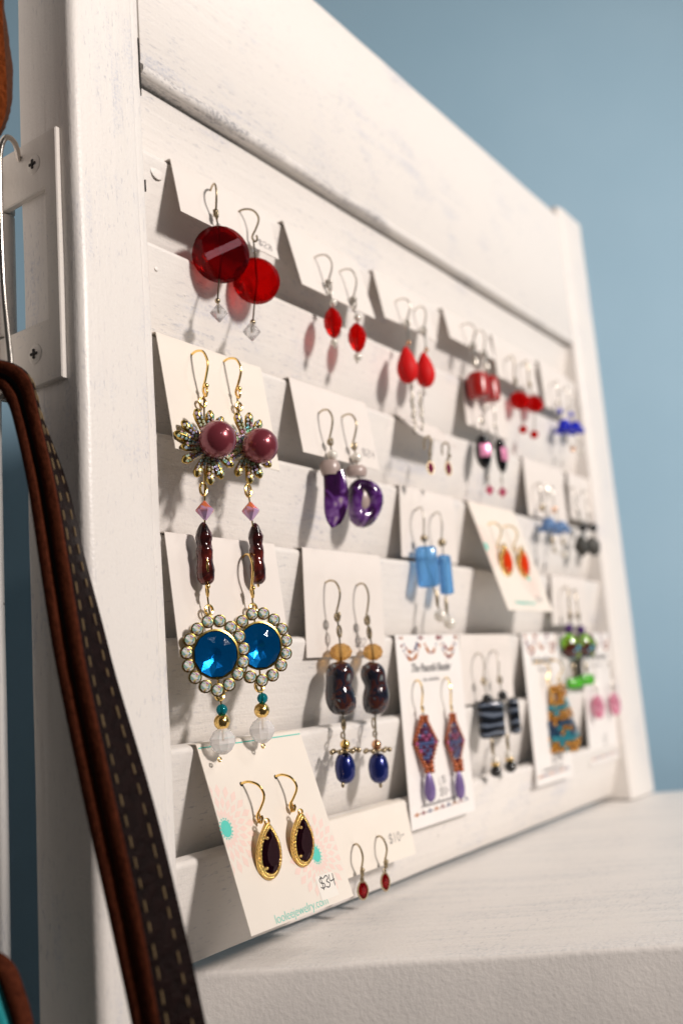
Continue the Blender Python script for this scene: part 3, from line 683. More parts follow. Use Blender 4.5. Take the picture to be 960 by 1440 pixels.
STRAP = [((-22.74, 31.85, -26.62), (-21.6, 25.22, -27.9), (-14.53, 35.67, -24.26)),
  ((-15.72, 19.26, -19.04), (-19.75, 18.02, -13.55), (-12.59, 28.14, -9.23)),
  ((-12.97, 15.18, -18.85), (-15.64, 11.85, -12.98), (-8.29, 21.68, -8.64)),
  ((-11.16, 12.03, -20.06), (-11.61, 5.62, -14.68), (-4.06, 15.18, -10.41)),
  ((-10.03, 10.54, -23.43), (-8.61, 1.83, -19.41), (-0.79, 11.07, -15.37)),
  ((-9.32, 8.56, -29.01), (-6.95, 0.17, -30.46), (1.22, 9.06, -26.95)),
  ((-8.13, 4.64, -47.84), (-5.77, -3.79, -49.1), (3.67, 2.54, -46.75)),
  ((-7.79, 1.32, -67.53), (-5.34, -7.3, -68.59), (4.74, -2.31, -67.25)),
  ((-8.23, -2.84, -86.58), (-5.82, -11.48, -87.42), (4.73, -8.99, -87.15)),
  ((-7.97, -5.84, -101.19), (-5.67, -14.37, -101.84), (5.12, -13.45, -102.27)),
  ((-6.32, -11.67, -130.38), (-4.02, -20.31, -130.67), (7.09, -22.56, -132.22)),
  ((-4.86, -17.81, -157.7), (-2.78, -26.26, -157.61), (8.11, -29.74, -159.9)),
  ((-3.83, -22.95, -180.52), (-2.4, -30.57, -180.03), (7.97, -35.91, -182.58)),
  ((-3.58, -26.78, -198.1), (-2.2, -34.42, -197.34), (8.21, -39.68, -200.34))]
SUEDE = [((-30.65, -0.08, 95.05), (-23.86, -9.69, 94.13), (-20.53, -6.74, 97.89)),
  ((-28.95, 1.03, 83.58), (-22.5, -8.11, 82.71), (-19.37, -4.8, 86.28)),
  ((-27.59, 2.27, 73.29), (-21.13, -6.87, 72.41), (-17.53, -4.18, 75.73)),
  ((-26.71, 3.72, 64.55), (-19.92, -5.88, 63.63), (-15.95, -3.66, 66.73)),
  ((-25.85, 5.15, 56.01), (-18.95, -4.62, 55.07), (-15.31, -1.89, 58.06)),
  ((-25.12, 5.69, 50.85), (-19.0, -2.98, 50.02), (-15.46, -0.06, 52.93)),
  ((-24.33, 5.63, 47.38), (-19.65, -0.99, 46.74), (-16.13, 1.97, 49.58)),
  ((-23.37, 5.16, 44.44), (-20.93, 1.69, 44.11), (-17.66, 5.02, 46.92))]
HOOK = [(6.06, 23.71, 60.32), (2.04, 19.96, 62.29), (-2.87, 16.73, 61.09), (-5.99, 15.23, 57.45), (-7.67, 14.42, 50.69), (-7.18, 15.21, 34.39), (-6.43, 15.5, 12.81), (-6.7, 13.6, -2.82), (-7.75, 11.18, -13.15), (-8.71, 11.0, -19.59), (-9.77, 13.4, -22.29), (-10.96, 16.15, -19.83)]
CUFF = [(-20.16, 19.69, -171.83), (-19.55, 11.86, -166.86), (-18.79, 6.77, -165.64), (-17.42, 3.81, -168.27), (-16.39, 2.13, -173.45), (-15.33, 0.81, -179.88), (-14.35, 0.59, -189.48)]

# ------------------------------------------------------------------ the wall
ang = math.radians(59.5)                       # the shelf and the wall run at this angle to the shutter
ex, ey = math.cos(ang), -math.sin(ang)         # along the shelf's front edge, to the right
nx, ny = math.sin(ang), math.cos(ang)          # towards the wall
def wall_pt(a, d, z): return (ex * a + nx * d, ey * a + ny * d, z)
def slab(d0, d1, a0, a1, z0, z1):
    V = [wall_pt(a, d, z) for z in (z0, z1) for d in (d0, d1) for a in (a0, a1)]
    return V, [(0, 1, 3, 2), (4, 6, 7, 5), (0, 4, 5, 1), (2, 3, 7, 6), (0, 2, 6, 4), (1, 5, 7, 3)]
tag(obj('wall', slab(470, 570, -1600, 1800, -900, 1400), 'wall_blue', smooth=False), kind='structure')

# ------------------------------------------------------------------ the shutter
V0, DV, TILT = 71.3, -32.3, 0.30
shutter = tag(empty('louvered_shutter', (8, 12, -260)), 'white painted louvered shutter panel with earring cards folded over its slats', 'shutter')
def sub(name, g, mat, parent, **k):
    """A part modelled in scene coordinates, parented to a thing or part that stands elsewhere."""
    o = obj(name, g, mat, None, **k); o.parent = parent; o.matrix_parent_inverse = parent_inv(parent)
    return o
def parent_inv(p):
    m = Matrix.Identity(4)
    while p:
        m = Matrix.Translation(p.location) @ p.rotation_euler.to_matrix().to_4x4() if not p.parent else (p.matrix_parent_inverse @ Matrix.Translation(p.location) @ p.rotation_euler.to_matrix().to_4x4())
        return m.inverted() if not p.parent else (world_of(p)).inverted()
def world_of(p):
    m = Matrix.Translation(p.location) @ p.rotation_euler.to_matrix().to_4x4()
    return world_of(p.parent) @ p.matrix_parent_inverse @ m if p.parent else m
def arc(cx, cy, r, a0, a1, n=5):
    return [(cx + r * math.cos(math.radians(a0 + (a1 - a0) * i / n)), cy + r * math.sin(math.radians(a0 + (a1 - a0) * i / n))) for i in range(n + 1)]
def steps(a, b, n): return [a + (b - a) * i / n for i in range(n + 1)]
near = [(8, 25), *arc(11, 3, 3, 180, 270), (32.6, 0), (33.3, 0.2), (33.8, 0.9), (34.6, 1.0), *arc(36.6, 2.6, 1.4, 270, 360, 3), (38, 25)]
sub('stile', extrude(near, 'z', steps(-260, 190, 40), 0.10, 1), 'paint_vertical', shutter)
far = [(415, 25), (415, 2.4), *arc(416.4, 2.4, 1.4, 180, 270, 3), (419.6, 1.0), (420.2, 0.2), (421, 0), *arc(453, 3, 3, 270, 360), (456, 25)]
sub('stile', extrude(far, 'z', steps(-188.6, 194, 30), 0.10, 2), 'paint_vertical', shutter)
rail = [(22, 101.2), (2.2, 101.2), (1.6, 102), (1.6, 186.5), *[(1.6 + 2 - 2 * math.cos(t), 186.5 + 2 * math.sin(t)) for t in (0.5, 1.0, 1.57)], (22, 188.5)]
tr = sub('top_rail', extrude(rail, 'x', steps(38.4, 414.6, 30), 0.12, 3), 'paint_rail', shutter)
bead = [(9, 97.0), *arc(2.9, 99.0, 2.2, 300, 75, 9), (9, 101.0)]
sub('bead_moulding', extrude(bead, 'x', steps(38.5, 414.5, 40), 0.16, 4), 'paint_bead', tr)
def slat_outline(vt, vlen, thick=5.6, rnd=1.7):
    # front face starts at y=4 under the top edge and leans back going down
    c = math.cos(math.atan(TILT)); s = math.sin(math.atan(TILT))
    def tp(a, b): return (4 + a * c + b * s, vt - b * c + a * s)   # a: into the slat, b: down the face
    Lb = vlen / c
    out = [tp(*q) for q in arc(rnd, rnd, rnd, 270, 180, 4)] + [tp(0, Lb * 0.5), tp(0, Lb - 1)] + [tp(0.6, Lb)] + [tp(thick - 0.8, Lb), tp(thick, Lb - 1), tp(thick, Lb * 0.5)]
    out += [tp(*q) for q in arc(thick - rnd, rnd, rnd, 0, -90, 4)]
    return out
g = extrude([(4 + 0.30 * 3 + y, z) for y, z in ((1.3, 95.6), (3.4, 88), (8.5, 68.5), (13.5, 68.5), (6.8, 95.6))], 'x', steps(36, 417, 30), 0.10, 20)
sub('slat', g, 'paint_along', shutter)
for k in range(8):
    vt = V0 + DV * k
    sub('slat', extrude(slat_outline(vt, 34.6 if k < 7 else 31.6), 'x', steps(36, 417, 40), 0.13, 30 + k), 'paint_along', shutter, angle=55)
# small drips and a filled nail hole on the slats beside the near stile
for (x, v, r) in ((47.5, 66.5, 3.0), (45.8, 31.5, 0.9), (60, 27, 0.5)):
    row = 0 if v > 40 else 1
    y = 4 + (V0 + DV * row - v) * TILT
    sub('paint_drip', xf(ball(r, 0.22, r * 0.9, 14, 8), (x, y - 0.02, v)), 'paint_along', shutter)
# hinge on the near stile's edge
leaf = [(6.4, -14.3), (33.6, -14.3), (33.6, 4.9), (12.0, 4.9), (12.0, 46.5), (33.6, 46.5), (33.6, 64.7), (6.4, 64.7)]
leaf_in = [(y + (0.35 if y < 10 else -0.35 if y < 13 else 0), z + (0.35 if z in (-14.3, 46.5) else -0.35)) for y, z in leaf]
def leaf_geo():
    V = [(8.3, y, z) for y, z in leaf] + [(6.5, y, z) for y, z in leaf] + [(6.15, y, z) for y, z in leaf_in]; m = len(leaf)
    F = [(a + k, a + (k + 1) % m, a + m + (k + 1) % m, a + m + k) for a in (0, m) for k in range(m)] + [tuple(range(m)), tuple(range(3 * m - 1, 2 * m - 1, -1))]
    return V, F
hinge = sub('hinge', leaf_geo(), 'paint_hinge', shutter, smooth=False)
def knuckle(z0, z1, r=3.0):
    return xf(lathe([(0, z0), (r - 0.5, z0), (r, z0 + 0.5), (r, z1 - 0.5), (r - 0.5, z1), (0, z1)], 24), (8.6, 34.4, 0))
sub('knuckle', knuckle(46.6, 64.6), 'paint_hinge', hinge); sub('knuckle', knuckle(-14.2, 4.8), 'paint_hinge', hinge)
sub('knuckle', knuckle(5.4, 46.0, 2.9), 'paint_hinge', hinge)
for yy, zz, rt in ((16.8, 56.0, 0.2), (18.2, -4.4, -0.35)):
    Rm = Matrix.Rotation(rt, 4, 'X')
    sc_ = sub('screw', xf(lathe([(0, 0.55), (1.6, 0.5), (3.0, 0.15), (3.3, -0.3), (0, -0.3)], 24, 'x'), (6.2, yy, zz), (-1, 1, 1)), 'paint_hinge', hinge)
    sub('cross_slot', cat(xf(rbox(0.5, 3.0, 0.8, 0.1, 1), (5.56, yy, zz), rot=None), xf(rbox(0.5, 0.8, 3.0, 0.1, 1), (5.55, yy, zz))), 'dark', sc_ if False else hinge)
# cracks where the stile and rail meet
sub('paint_crack', xf(tube(smooth_path([(37.2, 1.15, 109), (37.3, 1.2, 102), (37.3, 1.2, 95), (37.5, 1.3, 88)]), [0.15] + [0.28] * 9 + [0.35] * 6 + [0.2] * 3, 6)), 'dark', shutter)
sub('paint_crack', tube([(37.7, 1.5, 58), (37.7, 1.5, 54)], 0.28, 6), 'dark', shutter)

# ------------------------------------------------------------------ the second panel, hinged behind
s2 = tag(empty('neighbouring_shutter', (9.4, 32.5, -300), (0, 0, math.radians(120))), 'white edge of the neighbouring shutter panel at the left border', 'shutter')
st2 = [(4, 22), (4, 0.5), (4.6, 0), (44, 0), (44, 22)]
def loc2(g): return xf(g, (0, 0, 300))
obj('stile', loc2(extrude(st2, 'z', steps(-300, 190, 20), 0.1, 5)), 'paint_vertical', s2)
obj('stile', loc2(extrude([(x + 372, y) for x, y in st2], 'z', steps(-300, 190, 20), 0.1, 6)), 'paint_vertical', s2)
obj('top_rail', loc2(extrude([(20, 101), (2, 101), (2, 188), (20, 188)], 'x', [44.4, 200, 375.6])), 'paint_rail', s2) if False else obj('top_rail', loc2(([(x, y, z) for x in (44.4, 375.6) for y, z in ((20, 101), (2, 101), (2, 188), (20, 188))], [(0, 1, 2, 3), (7, 6, 5, 4), (0, 4, 5, 1), (1, 5, 6, 2), (2, 6, 7, 3), (3, 7, 4, 0)])), 'paint_rail', s2, smooth=False)
for k in range(-1, 8):
    vt = V0 + DV * k - (4 if k < 0 else 0)
    obj('slat', loc2(extrude(slat_outline(vt, 34), 'x', steps(43, 377, 10), 0.1, 60 + k)), 'paint_along', s2, angle=55)

# ------------------------------------------------------------------ the shelf
S = -189.4
def shelf_pt(t, along, z):    # t: 0 at the front edge, 1 at the back edge
    bx, by = 52 + (446 - 52) * t, 22.5 + (-3 - 22.5) * 0 * t
    return (bx + ex * along, by + ey * along, z)
shelf = tag(empty('display_shelf', shelf_pt(0.5, 100, S - 23)), 'thick white painted board shelf running under the shutter', 'shelf')
bm = bmesh.new()
na = 30
front0, back0 = shelf_pt(0, 0, 0), shelf_pt(1, 0, 0)
rnd = random.Random(3)
rows = []
prof = [(0.0, -23.5), (0.0, -2.0), (0.0006, -1.1), (0.0018, -0.35), (0.004, 0), (0.03, 0), (0.5, 0), (0.97, 0), (1.0, -1.0), (1.0, -23.5)]
VS, FS = [], []
for i in range(na + 1):
    a = -2 + 480 * i / na
    for t, z in prof:
        wv = 0.0 if t > 0.02 else 0.12 * math.sin(a * 0.11) + 0.08 * math.sin(a * 0.31 + 1)
        x, y, zz = shelf_pt(t, a, S + z)
        VS.append((x - nx * wv, y - ny * wv, zz + (wv * 0.8 if t < 0.005 and z > -3 else 0)))
n = len(prof)
FT, FF = [], []
for i in range(na):
    for k in range(n):
        l = (k + 1) % n
        q = (i * n + k, i * n + l, (i + 1) * n + l, (i + 1) * n + k)
        (FF if k == 0 else FT).append(q)
FT.append(tuple(range(n - 1, -1, -1))); FT.append(tuple(na * n + k for k in range(n)))
sub('board', (VS, FT + FF), 'paint_shelf', shelf)
bd = [o for o in COL.objects if o.name == 'board'][0]
bd.data.materials.append(M['paint_shelf_edge'])
for p in bd.data.polygons:
    nrm = p.normal
    if abs(nrm.z) < 0.6 and (nrm.x * nx + nrm.y * ny) < -0.5: p.material_index = 1

# ------------------------------------------------------------------ straps and hook on the left
def ribbon_solid(secs, pairs):
    """Sections are lists of points; closed sweep."""
    V, F = [], []; n = len(secs[0])
    for s in secs: V += [tuple(p) for p in s]
    for i in range(len(secs) - 1):
        for k in range(n):
            l = (k + 1) % n; F.append((i * n + k, i * n + l, (i + 1) * n + l, (i + 1) * n + k))
    F.append(tuple(range(n - 1, -1, -1))); F.append(tuple((len(secs) - 1) * n + k for k in range(n)))
    return V, F
Ls = smooth_path([s[0] for s in STRAP], 5); Bs = smooth_path([s[1] for s in STRAP], 5); Rs = smooth_path([s[2] for s in STRAP], 5)
strap = tag(empty('leather_strap', Bs[-1]), 'dark brown leather strap with double cream stitching hanging from the wire hook', 'strap')
rnd = random.Random(11)
def layer(f0, f1):
    """One leather layer between fractions f0 and f1 of the strap's thickness."""
    secs = []
    for l, b, r in zip(Ls, Bs, Rs):
        th = l - b; wd = r - b
        j = [rnd.uniform(-0.10, 0.10) for _ in range(2)]
        a0 = b + th * f0; a1 = b + th * f1
        q = wd.normalized()
        secs.append([a0 + q * (0.5), a0 + th * 0.04 * 0 + q * 0.12 + (th.normalized() * 0.25), a0 + th.normalized() * 0.6 - q * (0.15 + j[0]), a1 - th.normalized() * 0.6 - q * (0.15 + j[1]), a1 + q * 0.3, a1 + wd, a0 + wd - q * 0.3, a0 + wd * 0.97 - th.normalized() * 0.15, a0 + wd * 0.5 - th.normalized() * 0.25, a0 + wd * 0.06 - th.normalized() * 0.1])
    return ribbon_solid(secs, None)
def paint_strap(o):
    o.data.materials.clear(); o.data.materials.append(M['leather_edge']); o.data.materials.append(M['leather_dark'])
    n = 10; m = len(Ls)
    for i, p in enumerate(o.data.polygons):
        k = i % n if i < (m - 1) * n else 0
        p.material_index = 1 if k in (5, 6, 7, 8, 9) else 0
ol = sub('outer_layer', layer(0.0, 0.44), 'leather_edge', strap, angle=70); paint_strap(ol)
il = sub('inner_layer', layer(0.62, 1.0), 'leather_edge', strap, angle=70)
sub('dark_gap_fill', ribbon_solid([[b + (l - b) * 0.42 + (r - b) * 0.12, b + (l - b) * 0.64 + (r - b) * 0.12, b + (l - b) * 0.64 + (r - b) * 0.9, b + (l - b) * 0.42 + (r - b) * 0.9] for l, b, r in zip(Ls, Bs, Rs)], None), 'dark', strap)  # dark sheet filling the gap between the layers, in place of its shade
# stitches: short raised threads in two rows on the outer face
def dense(path, step):
    out = [path[0]]; acc = 0
    for a, b in zip(path, path[1:]):
        d = (b - a).length; t = step - acc
        while t <= d:
            out.append(a + (b - a) * (t / d)); t += step
        acc = (acc + d) % step
    return out
def face_line(fr, lift):
    return [b + (r - b) * fr - (l - b).normalized() * lift for l, b, r in zip(Ls, Bs, Rs)]
for fr in (0.17, 0.68):
    line = face_line(fr, 0.28)
    pts = dense(line[18:], 0.5)
    i = 3 if fr < 0.5 else 6
    while i + 6 < len(pts):
        m_ = rnd.choice((6, 7, 7, 8)); seg = pts[i:i + m_]
        seg = [p + (Rs[0] - Bs[0]).normalized() * rnd.uniform(-0.12, 0.12) + (Rs[0] - Bs[0]).normalized() * 0.05 * (k - 3) for k, p in enumerate(seg)]
        rr = rnd.uniform(0.20, 0.26)
        sub('stitch', tube(seg, [0.1] + [rr] * (len(seg) - 2) + [0.1], 6), 'thread', strap)
        i += 10
# rust suede strap at the upper left
Ls2 = smooth_path([s[0] for s in SUEDE], 5); Bs2 = smooth_path([s[1] for s in SUEDE], 5); Rs2 = smooth_path([s[2] for s in SUEDE], 5)
su = tag(empty('suede_strap', Bs2[-1]), 'rust orange suede strap end hanging at the upper left corner', 'strap')
rnd = random.Random(5)
secs = []
for l, b, r in zip(Ls2, Bs2, Rs2):
    j = rnd.uniform(-0.12, 0.12); t = (r - b)
    secs.append([b, b + t * 0.5 + (b - l).normalized() * (0.25 + j), r + (b - l).normalized() * j, l + t, l])
sub('strap_face', ribbon_solid(secs, None), 'suede_rust', su, angle=35)
o = [x for x in COL.objects if x.name == 'strap_face'][0]
o.data.materials.append(M['suede_dark'])
for i, p in enumerate(o.data.polygons):
    if i < (len(secs) - 1) * 5 and i % 5 in (0, 1): p.material_index = 1
# wire hook over the hinge
tag(obj('wire_hook', tube(smooth_path(HOOK, 6), 0.85, 12), 'steel'), 'bent steel wire hook hanging over the hinge knuckle', 'hook')
# brown and turquoise leather handle in the lower left corner
cp = smooth_path(CUFF, 6)
cu = tag(empty('turquoise_strap', cp[-1]), 'brown and turquoise leather strap curving in at the bottom left corner', 'strap')
cv = Vector((0.812, 0.557, 0.174))
def offs(d, e): return [p + Vector((-0.575, 0.814, 0.078)) * d * 0.8 + Vector((0.098, 0.164, -0.98)) * d * 0.6 + cv * e for p in cp]
sub('brown_band', tube(offs(0, 0), 2.3, 12), 'leather_edge', cu)
sub('turquoise_band', tube(offs(5.2, 1.2), 3.2, 12), 'turquoise_leather', cu)

# ------------------------------------------------------------------ writing
def text_geo(body, height, shear=0.0, space=1.0, bold=0.0):
    c = bpy.data.curves.new('t', 'FONT'); c.body = body; c.size = 10; c.shear = shear; c.space_character = space; c.offset = bold
    c.align_x = 'LEFT'; c.resolution_u = 3
    o = bpy.data.objects.new('t', c); COL.objects.link(o)
    dg = bpy.context.evaluated_depsgraph_get(); me = bpy.data.meshes.new_from_object(o.evaluated_get(dg))
    V = [tuple(v.co) for v in me.vertices]; F = [tuple(p.vertices) for p in me.polygons]
    bpy.data.objects.remove(o); bpy.data.curves.remove(c); bpy.data.meshes.remove(me)
    s = height / 7.0
    wd = max(v[0] for v in V) * s
    return [(x * s, y * s) for x, y, z in V], F, wd
def printed(name, geo2, mat, card, lean, x, s, rot=0.0, lift=0.06, width=None, stretch=1.0):
    V2, F, wd = geo2
    k = (width / wd) if width else 1.0
    ca, sa = math.cos(rot), math.sin(rot)
    V = []
    for a, b in V2:
        a *= k; b *= stretch
        V.append((x + a * ca - b * sa, -lift, -s + a * sa + b * ca))
    o = obj(name, (V, F), mat, card, rot=(-math.radians(lean), 0, 0), smooth=False)
    return o
STROKES = {'$': [[(.8, .8), (.5, .95), (.2, .8), (.25, .55), (.7, .42), (.75, .2), (.45, .05), (.1, .2)], [(.5, 1.1), (.42, -.1)]],
 '3': [[(.1, .85), (.5, 1), (.7, .75), (.35, .52), (.75, .3), (.5, 0), (.05, .12)]], '4': [[(.2, 1), (.1, .45), (.8, .5)], [(.72, 1), (.62, -.05)]],
 '2': [[(.1, .8), (.45, 1), (.7, .75), (.1, .02), (.8, .05)]], '8': [[(.6, .85), (.3, .95), (.2, .72), (.65, .35), (.45, 0), (.15, .2), (.55, .6), (.6, .85)]],
 '1': [[(.45, 1), (.4, 0)]], '0': [[(.4, 1), (.1, .5), (.4, 0), (.7, .5), (.4, 1)]], '-': [[(.05, .45), (.75, .55)]],
 '5': [[(.75, .95), (.2, .95), (.15, .55), (.6, .55), (.65, .15), (.1, .05)]], 'L': [[(.2, 1), (.15, .05), (.6, .05)]], 'T': [[(.1, .95), (.8, 1)], [(.45, .95), (.4, 0)]], 'B': [[(.15, 0), (.2, 1), (.6, .85), (.25, .55), (.7, .3), (.15, 0)]]}
def hand_geo(body, h, lw=0.16, adv=0.8):
    V, F = [], []; x0 = 0
    for ch in body:
        for st in STROKES.get(ch, []):
            P = smooth_path([(a, b, 0) for a, b in st], 4); base = len(V)
            for i, p in enumerate(P):
                t = (P[min(i + 1, len(P) - 1)] - P[max(i - 1, 0)]); t = Vector((-t.y, t.x, 0)).normalized() * (lw / h / 2)
                for q in (p + t, p - t): V.append(((x0 + q.x) * h * 0.75, q.y * h))
            for i in range(len(P) - 1): F.append((base + 2 * i, base + 2 * i + 1, base + 2 * i + 3, base + 2 * i + 2))
        x0 += adv
    return V, F, max(v[0] for v in V)
def scribble_geo(width, h, seed, lw=0.22):
    rnd = random.Random(seed); V, F = [], []; x = 0.0
    while x < width:
        k = rnd.choice((0.5, 0.55, 1.0)); P = smooth_path([(x, 0, 0), (x + h * 0.22, h * k, 0), (x + h * 0.34, h * 0.1, 0), (x + h * 0.55, h * rnd.choice((0.45, 0.5)), 0), (x + h * 0.62, 0, 0)], 3); b0 = len(V)
        for i, p in enumerate(P):
            t = P[min(i + 1, len(P) - 1)] - P[max(i - 1, 0)]; t = Vector((-t.y, t.x, 0)).normalized() * lw / 2
            for q in (p + t, p - t): V.append((q.x, q.y))
        F += [(b0 + 2 * i, b0 + 2 * i + 1, b0 + 2 * i + 3, b0 + 2 * i + 2) for i in range(len(P) - 1)]
        x += h * (0.72 if rnd.random() < 0.8 else 1.2)
    return V, F, max(v[0] for v in V)
def discs_geo(items, n=8):
    V, F = [], []
    for x, y, rx, ry in items:
        b = len(V); V += [(x + rx * math.cos(2 * PI * i / n), y + ry * math.sin(2 * PI * i / n)) for i in range(n)]; F.append(tuple(range(b, b + n)))
    return V, F, 1.0
def petals_geo(cx, cy, R, clip, n=20):
    """A pale chrysanthemum print: rings of leaf shaped petals, cut at the card's edge."""
    V, F = [], []
    for ring, (r0, r1, wd) in enumerate(((0.22, 0.46, 0.055), (0.44, 0.72, 0.07), (0.68, 1.0, 0.085))):
        for i in range(n):
            a = 2 * PI * (i + 0.5 * (ring % 2)) / n
            pts = [(r0, 0), (r0 + (r1 - r0) * 0.55, wd), (r1, 0), (r0 + (r1 - r0) * 0.55, -wd)]
            P = [(cx + R * (p * math.cos(a) - q * math.sin(a)), cy + R * (p * math.sin(a) + q * math.cos(a))) for p, q in pts]
            P = [(min(max(x, clip[0]), clip[1]), min(max(y, clip[2]), clip[3])) for x, y in P]
            A = abs(sum(P[k][0] * P[(k + 1) % 4][1] - P[(k + 1) % 4][0] * P[k][1] for k in range(4)))
            if A < 0.02: continue
            b = len(V); V += P; F.append((b, b + 1, b + 2, b + 3))
    return V, F, 1.0
# ------------------------------------------------------------------ the cards
CARD_LABEL = {
 'twist': ('small white card holding the dark red disc earrings, topmost at the left', 'card'),
 'redoval': ('small white card holding the red faceted oval earrings', 'card'),
 'reddrop': ('small white card holding the matte red teardrop earrings', 'card'),
 'coral': ('small white card holding the red coral barrel earrings', 'card'),
 'reddisc': ('small white card holding the red domed disc earrings', 'card'),
 'cobalt': ('small white card holding the cobalt blue flower earrings', 'card'),
 'blackpink': ('white card holding the black and pink oval earrings', 'card'),
 'star': ('cream card holding the rose pearl burst earrings beside the near stile', 'card_cream'),
 'purple': ('white card holding the purple shell earrings', 'card'),
 'bent': ('white card bent outwards like a ledge with tiny garnet drops', 'card'),
 'ltblue': ('white card holding the pale blue flower earrings', 'card'),
 'charcoal': ('white card holding the charcoal nugget earrings beside the far stile', 'card'),
 'bluerect': ('white card holding the sky blue glass block earrings', 'card'),
 'orange': ('cream pink flowered card holding the orange teardrop earrings', 'card_cream'),
 'bluegem': ('cream card behind the blue gem earrings beside the near stile', 'card'),
 'lampwork': ('white card holding the black lampwork earrings with blue pearls', 'card'),
 'green': ('white card holding the green and turquoise lampwork earrings', 'card'),
 'peace1': ('tall white printed card with bead swags and the lavender dagger earrings', 'card_white'),
 'zebra': ('white card holding the zebra striped square earrings', 'card'),
 'peace2': ('tall white printed card with bead swags and gold teal fan earrings', 'card_white'),
 'pink': ('tall white printed card with bead swags and pink oval earrings', 'card_white'),
 'loolee': ('large cream card with pink flower print and deep purple teardrop earrings', 'card_cream'),
 'ten': ('low white card marked 10 holding small red garnet earrings', 'card_cream')}
CO = {}
for key, (u, v, wf, wid, Ln, lean) in CARDS.items():
    a = math.radians(lean); sn, cs = math.sin(a), math.cos(a)
    prof = [(-Ln * sn, -Ln * cs)]
    for f in (0.75, 0.5, 0.25): prof.append((-Ln * f * sn , -Ln * f * cs))
    prof += [(0, -0.2), (0.25, 0.15), (0.8, 0.35), (7.2, 0.45), (8.0, 0.1), (8.8, -2), (11.2, -10)]
    inner = []
    for i, p in enumerate(prof):
        q0 = prof[max(i - 1, 0)]; q1 = prof[min(i + 1, len(prof) - 1)]
        t = Vector((q1[0] - q0[0], q1[1] - q0[1])).normalized(); inner.append((p[0] + t.y * 0.32, p[1] - t.x * 0.32))
    outline = prof + inner[::-1]
    lab, mt = CARD_LABEL[key]
    c = obj('earring_card', extrude(outline, 'x', [wid * q / 8 for q in range(9)]), mt, None, (u, -wf, v), angle=50)
    if key not in ('twist', 'purple', 'lampwork', 'loolee', 'orange', 'ten', 'peace1', 'peace2', 'pink'):
        rc = random.Random(key); am, tw_ = rc.uniform(-0.9, 0.3), rc.uniform(-0.8, 0.8)
        for vtx in c.data.vertices:
            t = max(0.0, -vtx.co.z * 1000 / Ln) if vtx.co.y < 0.004 else 0
            xx = vtx.co.x * 1000 / wid
            vtx.co.y += 0.001 * t * (am * math.sin(PI * xx) + tw_ * (xx - 0.5))
    tag(c, lab, 'card', 'earring cards folded over the shutter slats')
    CO[key] = (c, lean, wid, Ln)
def price(key, mark, body, h, mat='ink_grey', lw=0.3, rot=0.0, lift=0.06):
    c, lean, wid, Ln = CO[key]; (x, s), _ = MARKS[mark]
    printed('handwritten_price', hand_geo(body, h, lw), mat, c, lean, x, s + h * 0.4, rot, lift, width=(MARKS[mark][1][0] - x))
price('twist', 'price_28', '$28', 2.6, lw=0.26); price('purple', 'price_24', '$24', 3.2, lw=0.28); price('lampwork', 'price_32', '$32', 3.4, lw=0.3)
price('loolee', 'price_34', '$34', 3.6, 'ink', 0.34, 0.0, 0.12); price('ten', 'price_10', '$10-', 3.4, 'ink_grey', 0.3)
c, lean, wid, Ln = CO['loolee']
def flowered(key, fa, fb, R, k):
    c, lean, wid, Ln = CO[key]; clip = (0.3, wid - 0.3, -Ln + 0.5, -0.5)
    for i, m in enumerate((fa, fb)):
        (x, s), _ = MARKS[m]
        printed('flower_print', petals_geo(x, -s, R, clip, 22), 'pink_print', c, lean, 0, 0, lift=0.035 + 0.02 * i)
        if i == 0 or True:
            cx = min(max(x, 2.3), wid - 2)
            ring = [(cx + 2.05 * k * math.cos(2 * PI * j / 16), -s + 2.45 * k * math.sin(2 * PI * j / 16), 0.22 * k, 0.22 * k) for j in range(16)]
            printed('teal_oval_print', discs_geo([(cx, -s, 1.75 * k, 2.1 * k)] + ring, 18), 'teal_print', c, lean, 0, 0, lift=0.08)
flowered('loolee', 'flower_a', 'flower_b', 13.5, 1.22); flowered('orange', 'o_fa', 'o_fb', 12.0, 0.9)
printed('web_address', text_geo('looleejewelry.com', 2.7, 0, 0.95, -0.12), 'teal_print', c, lean, MARKS['web'][0][0], MARKS['web'][0][1] + 0.8, lift=0.07, width=MARKS['web'][1][0] - MARKS['web'][0][0] + 2)
printed('price_sticker', ([(0, 0), (9, 0), (9, 7.4), (0, 7.4)], [(0, 1, 2, 3)], 9), 'sticker', c, lean, 34.8, 54.0, lift=0.09)
printed('teal_edge_line', ([(0.4, 0), (wid - 0.4, 0), (wid - 0.4, 0.35), (0.4, 0.35)], [(0, 1, 2, 3)], wid), 'teal_print', c, lean, 0, 1.2, lift=0.05)
c2, lean2, wid2, Ln2 = CO['orange']
printed('web_address', text_geo('looleejewelry.com', 2.6, 0, 0.95), 'teal_print', c2, lean2, 11, 53.5, lift=0.07, width=23)
price('orange', 'o_price', '$34', 3.0, 'ink_grey', 0.25)
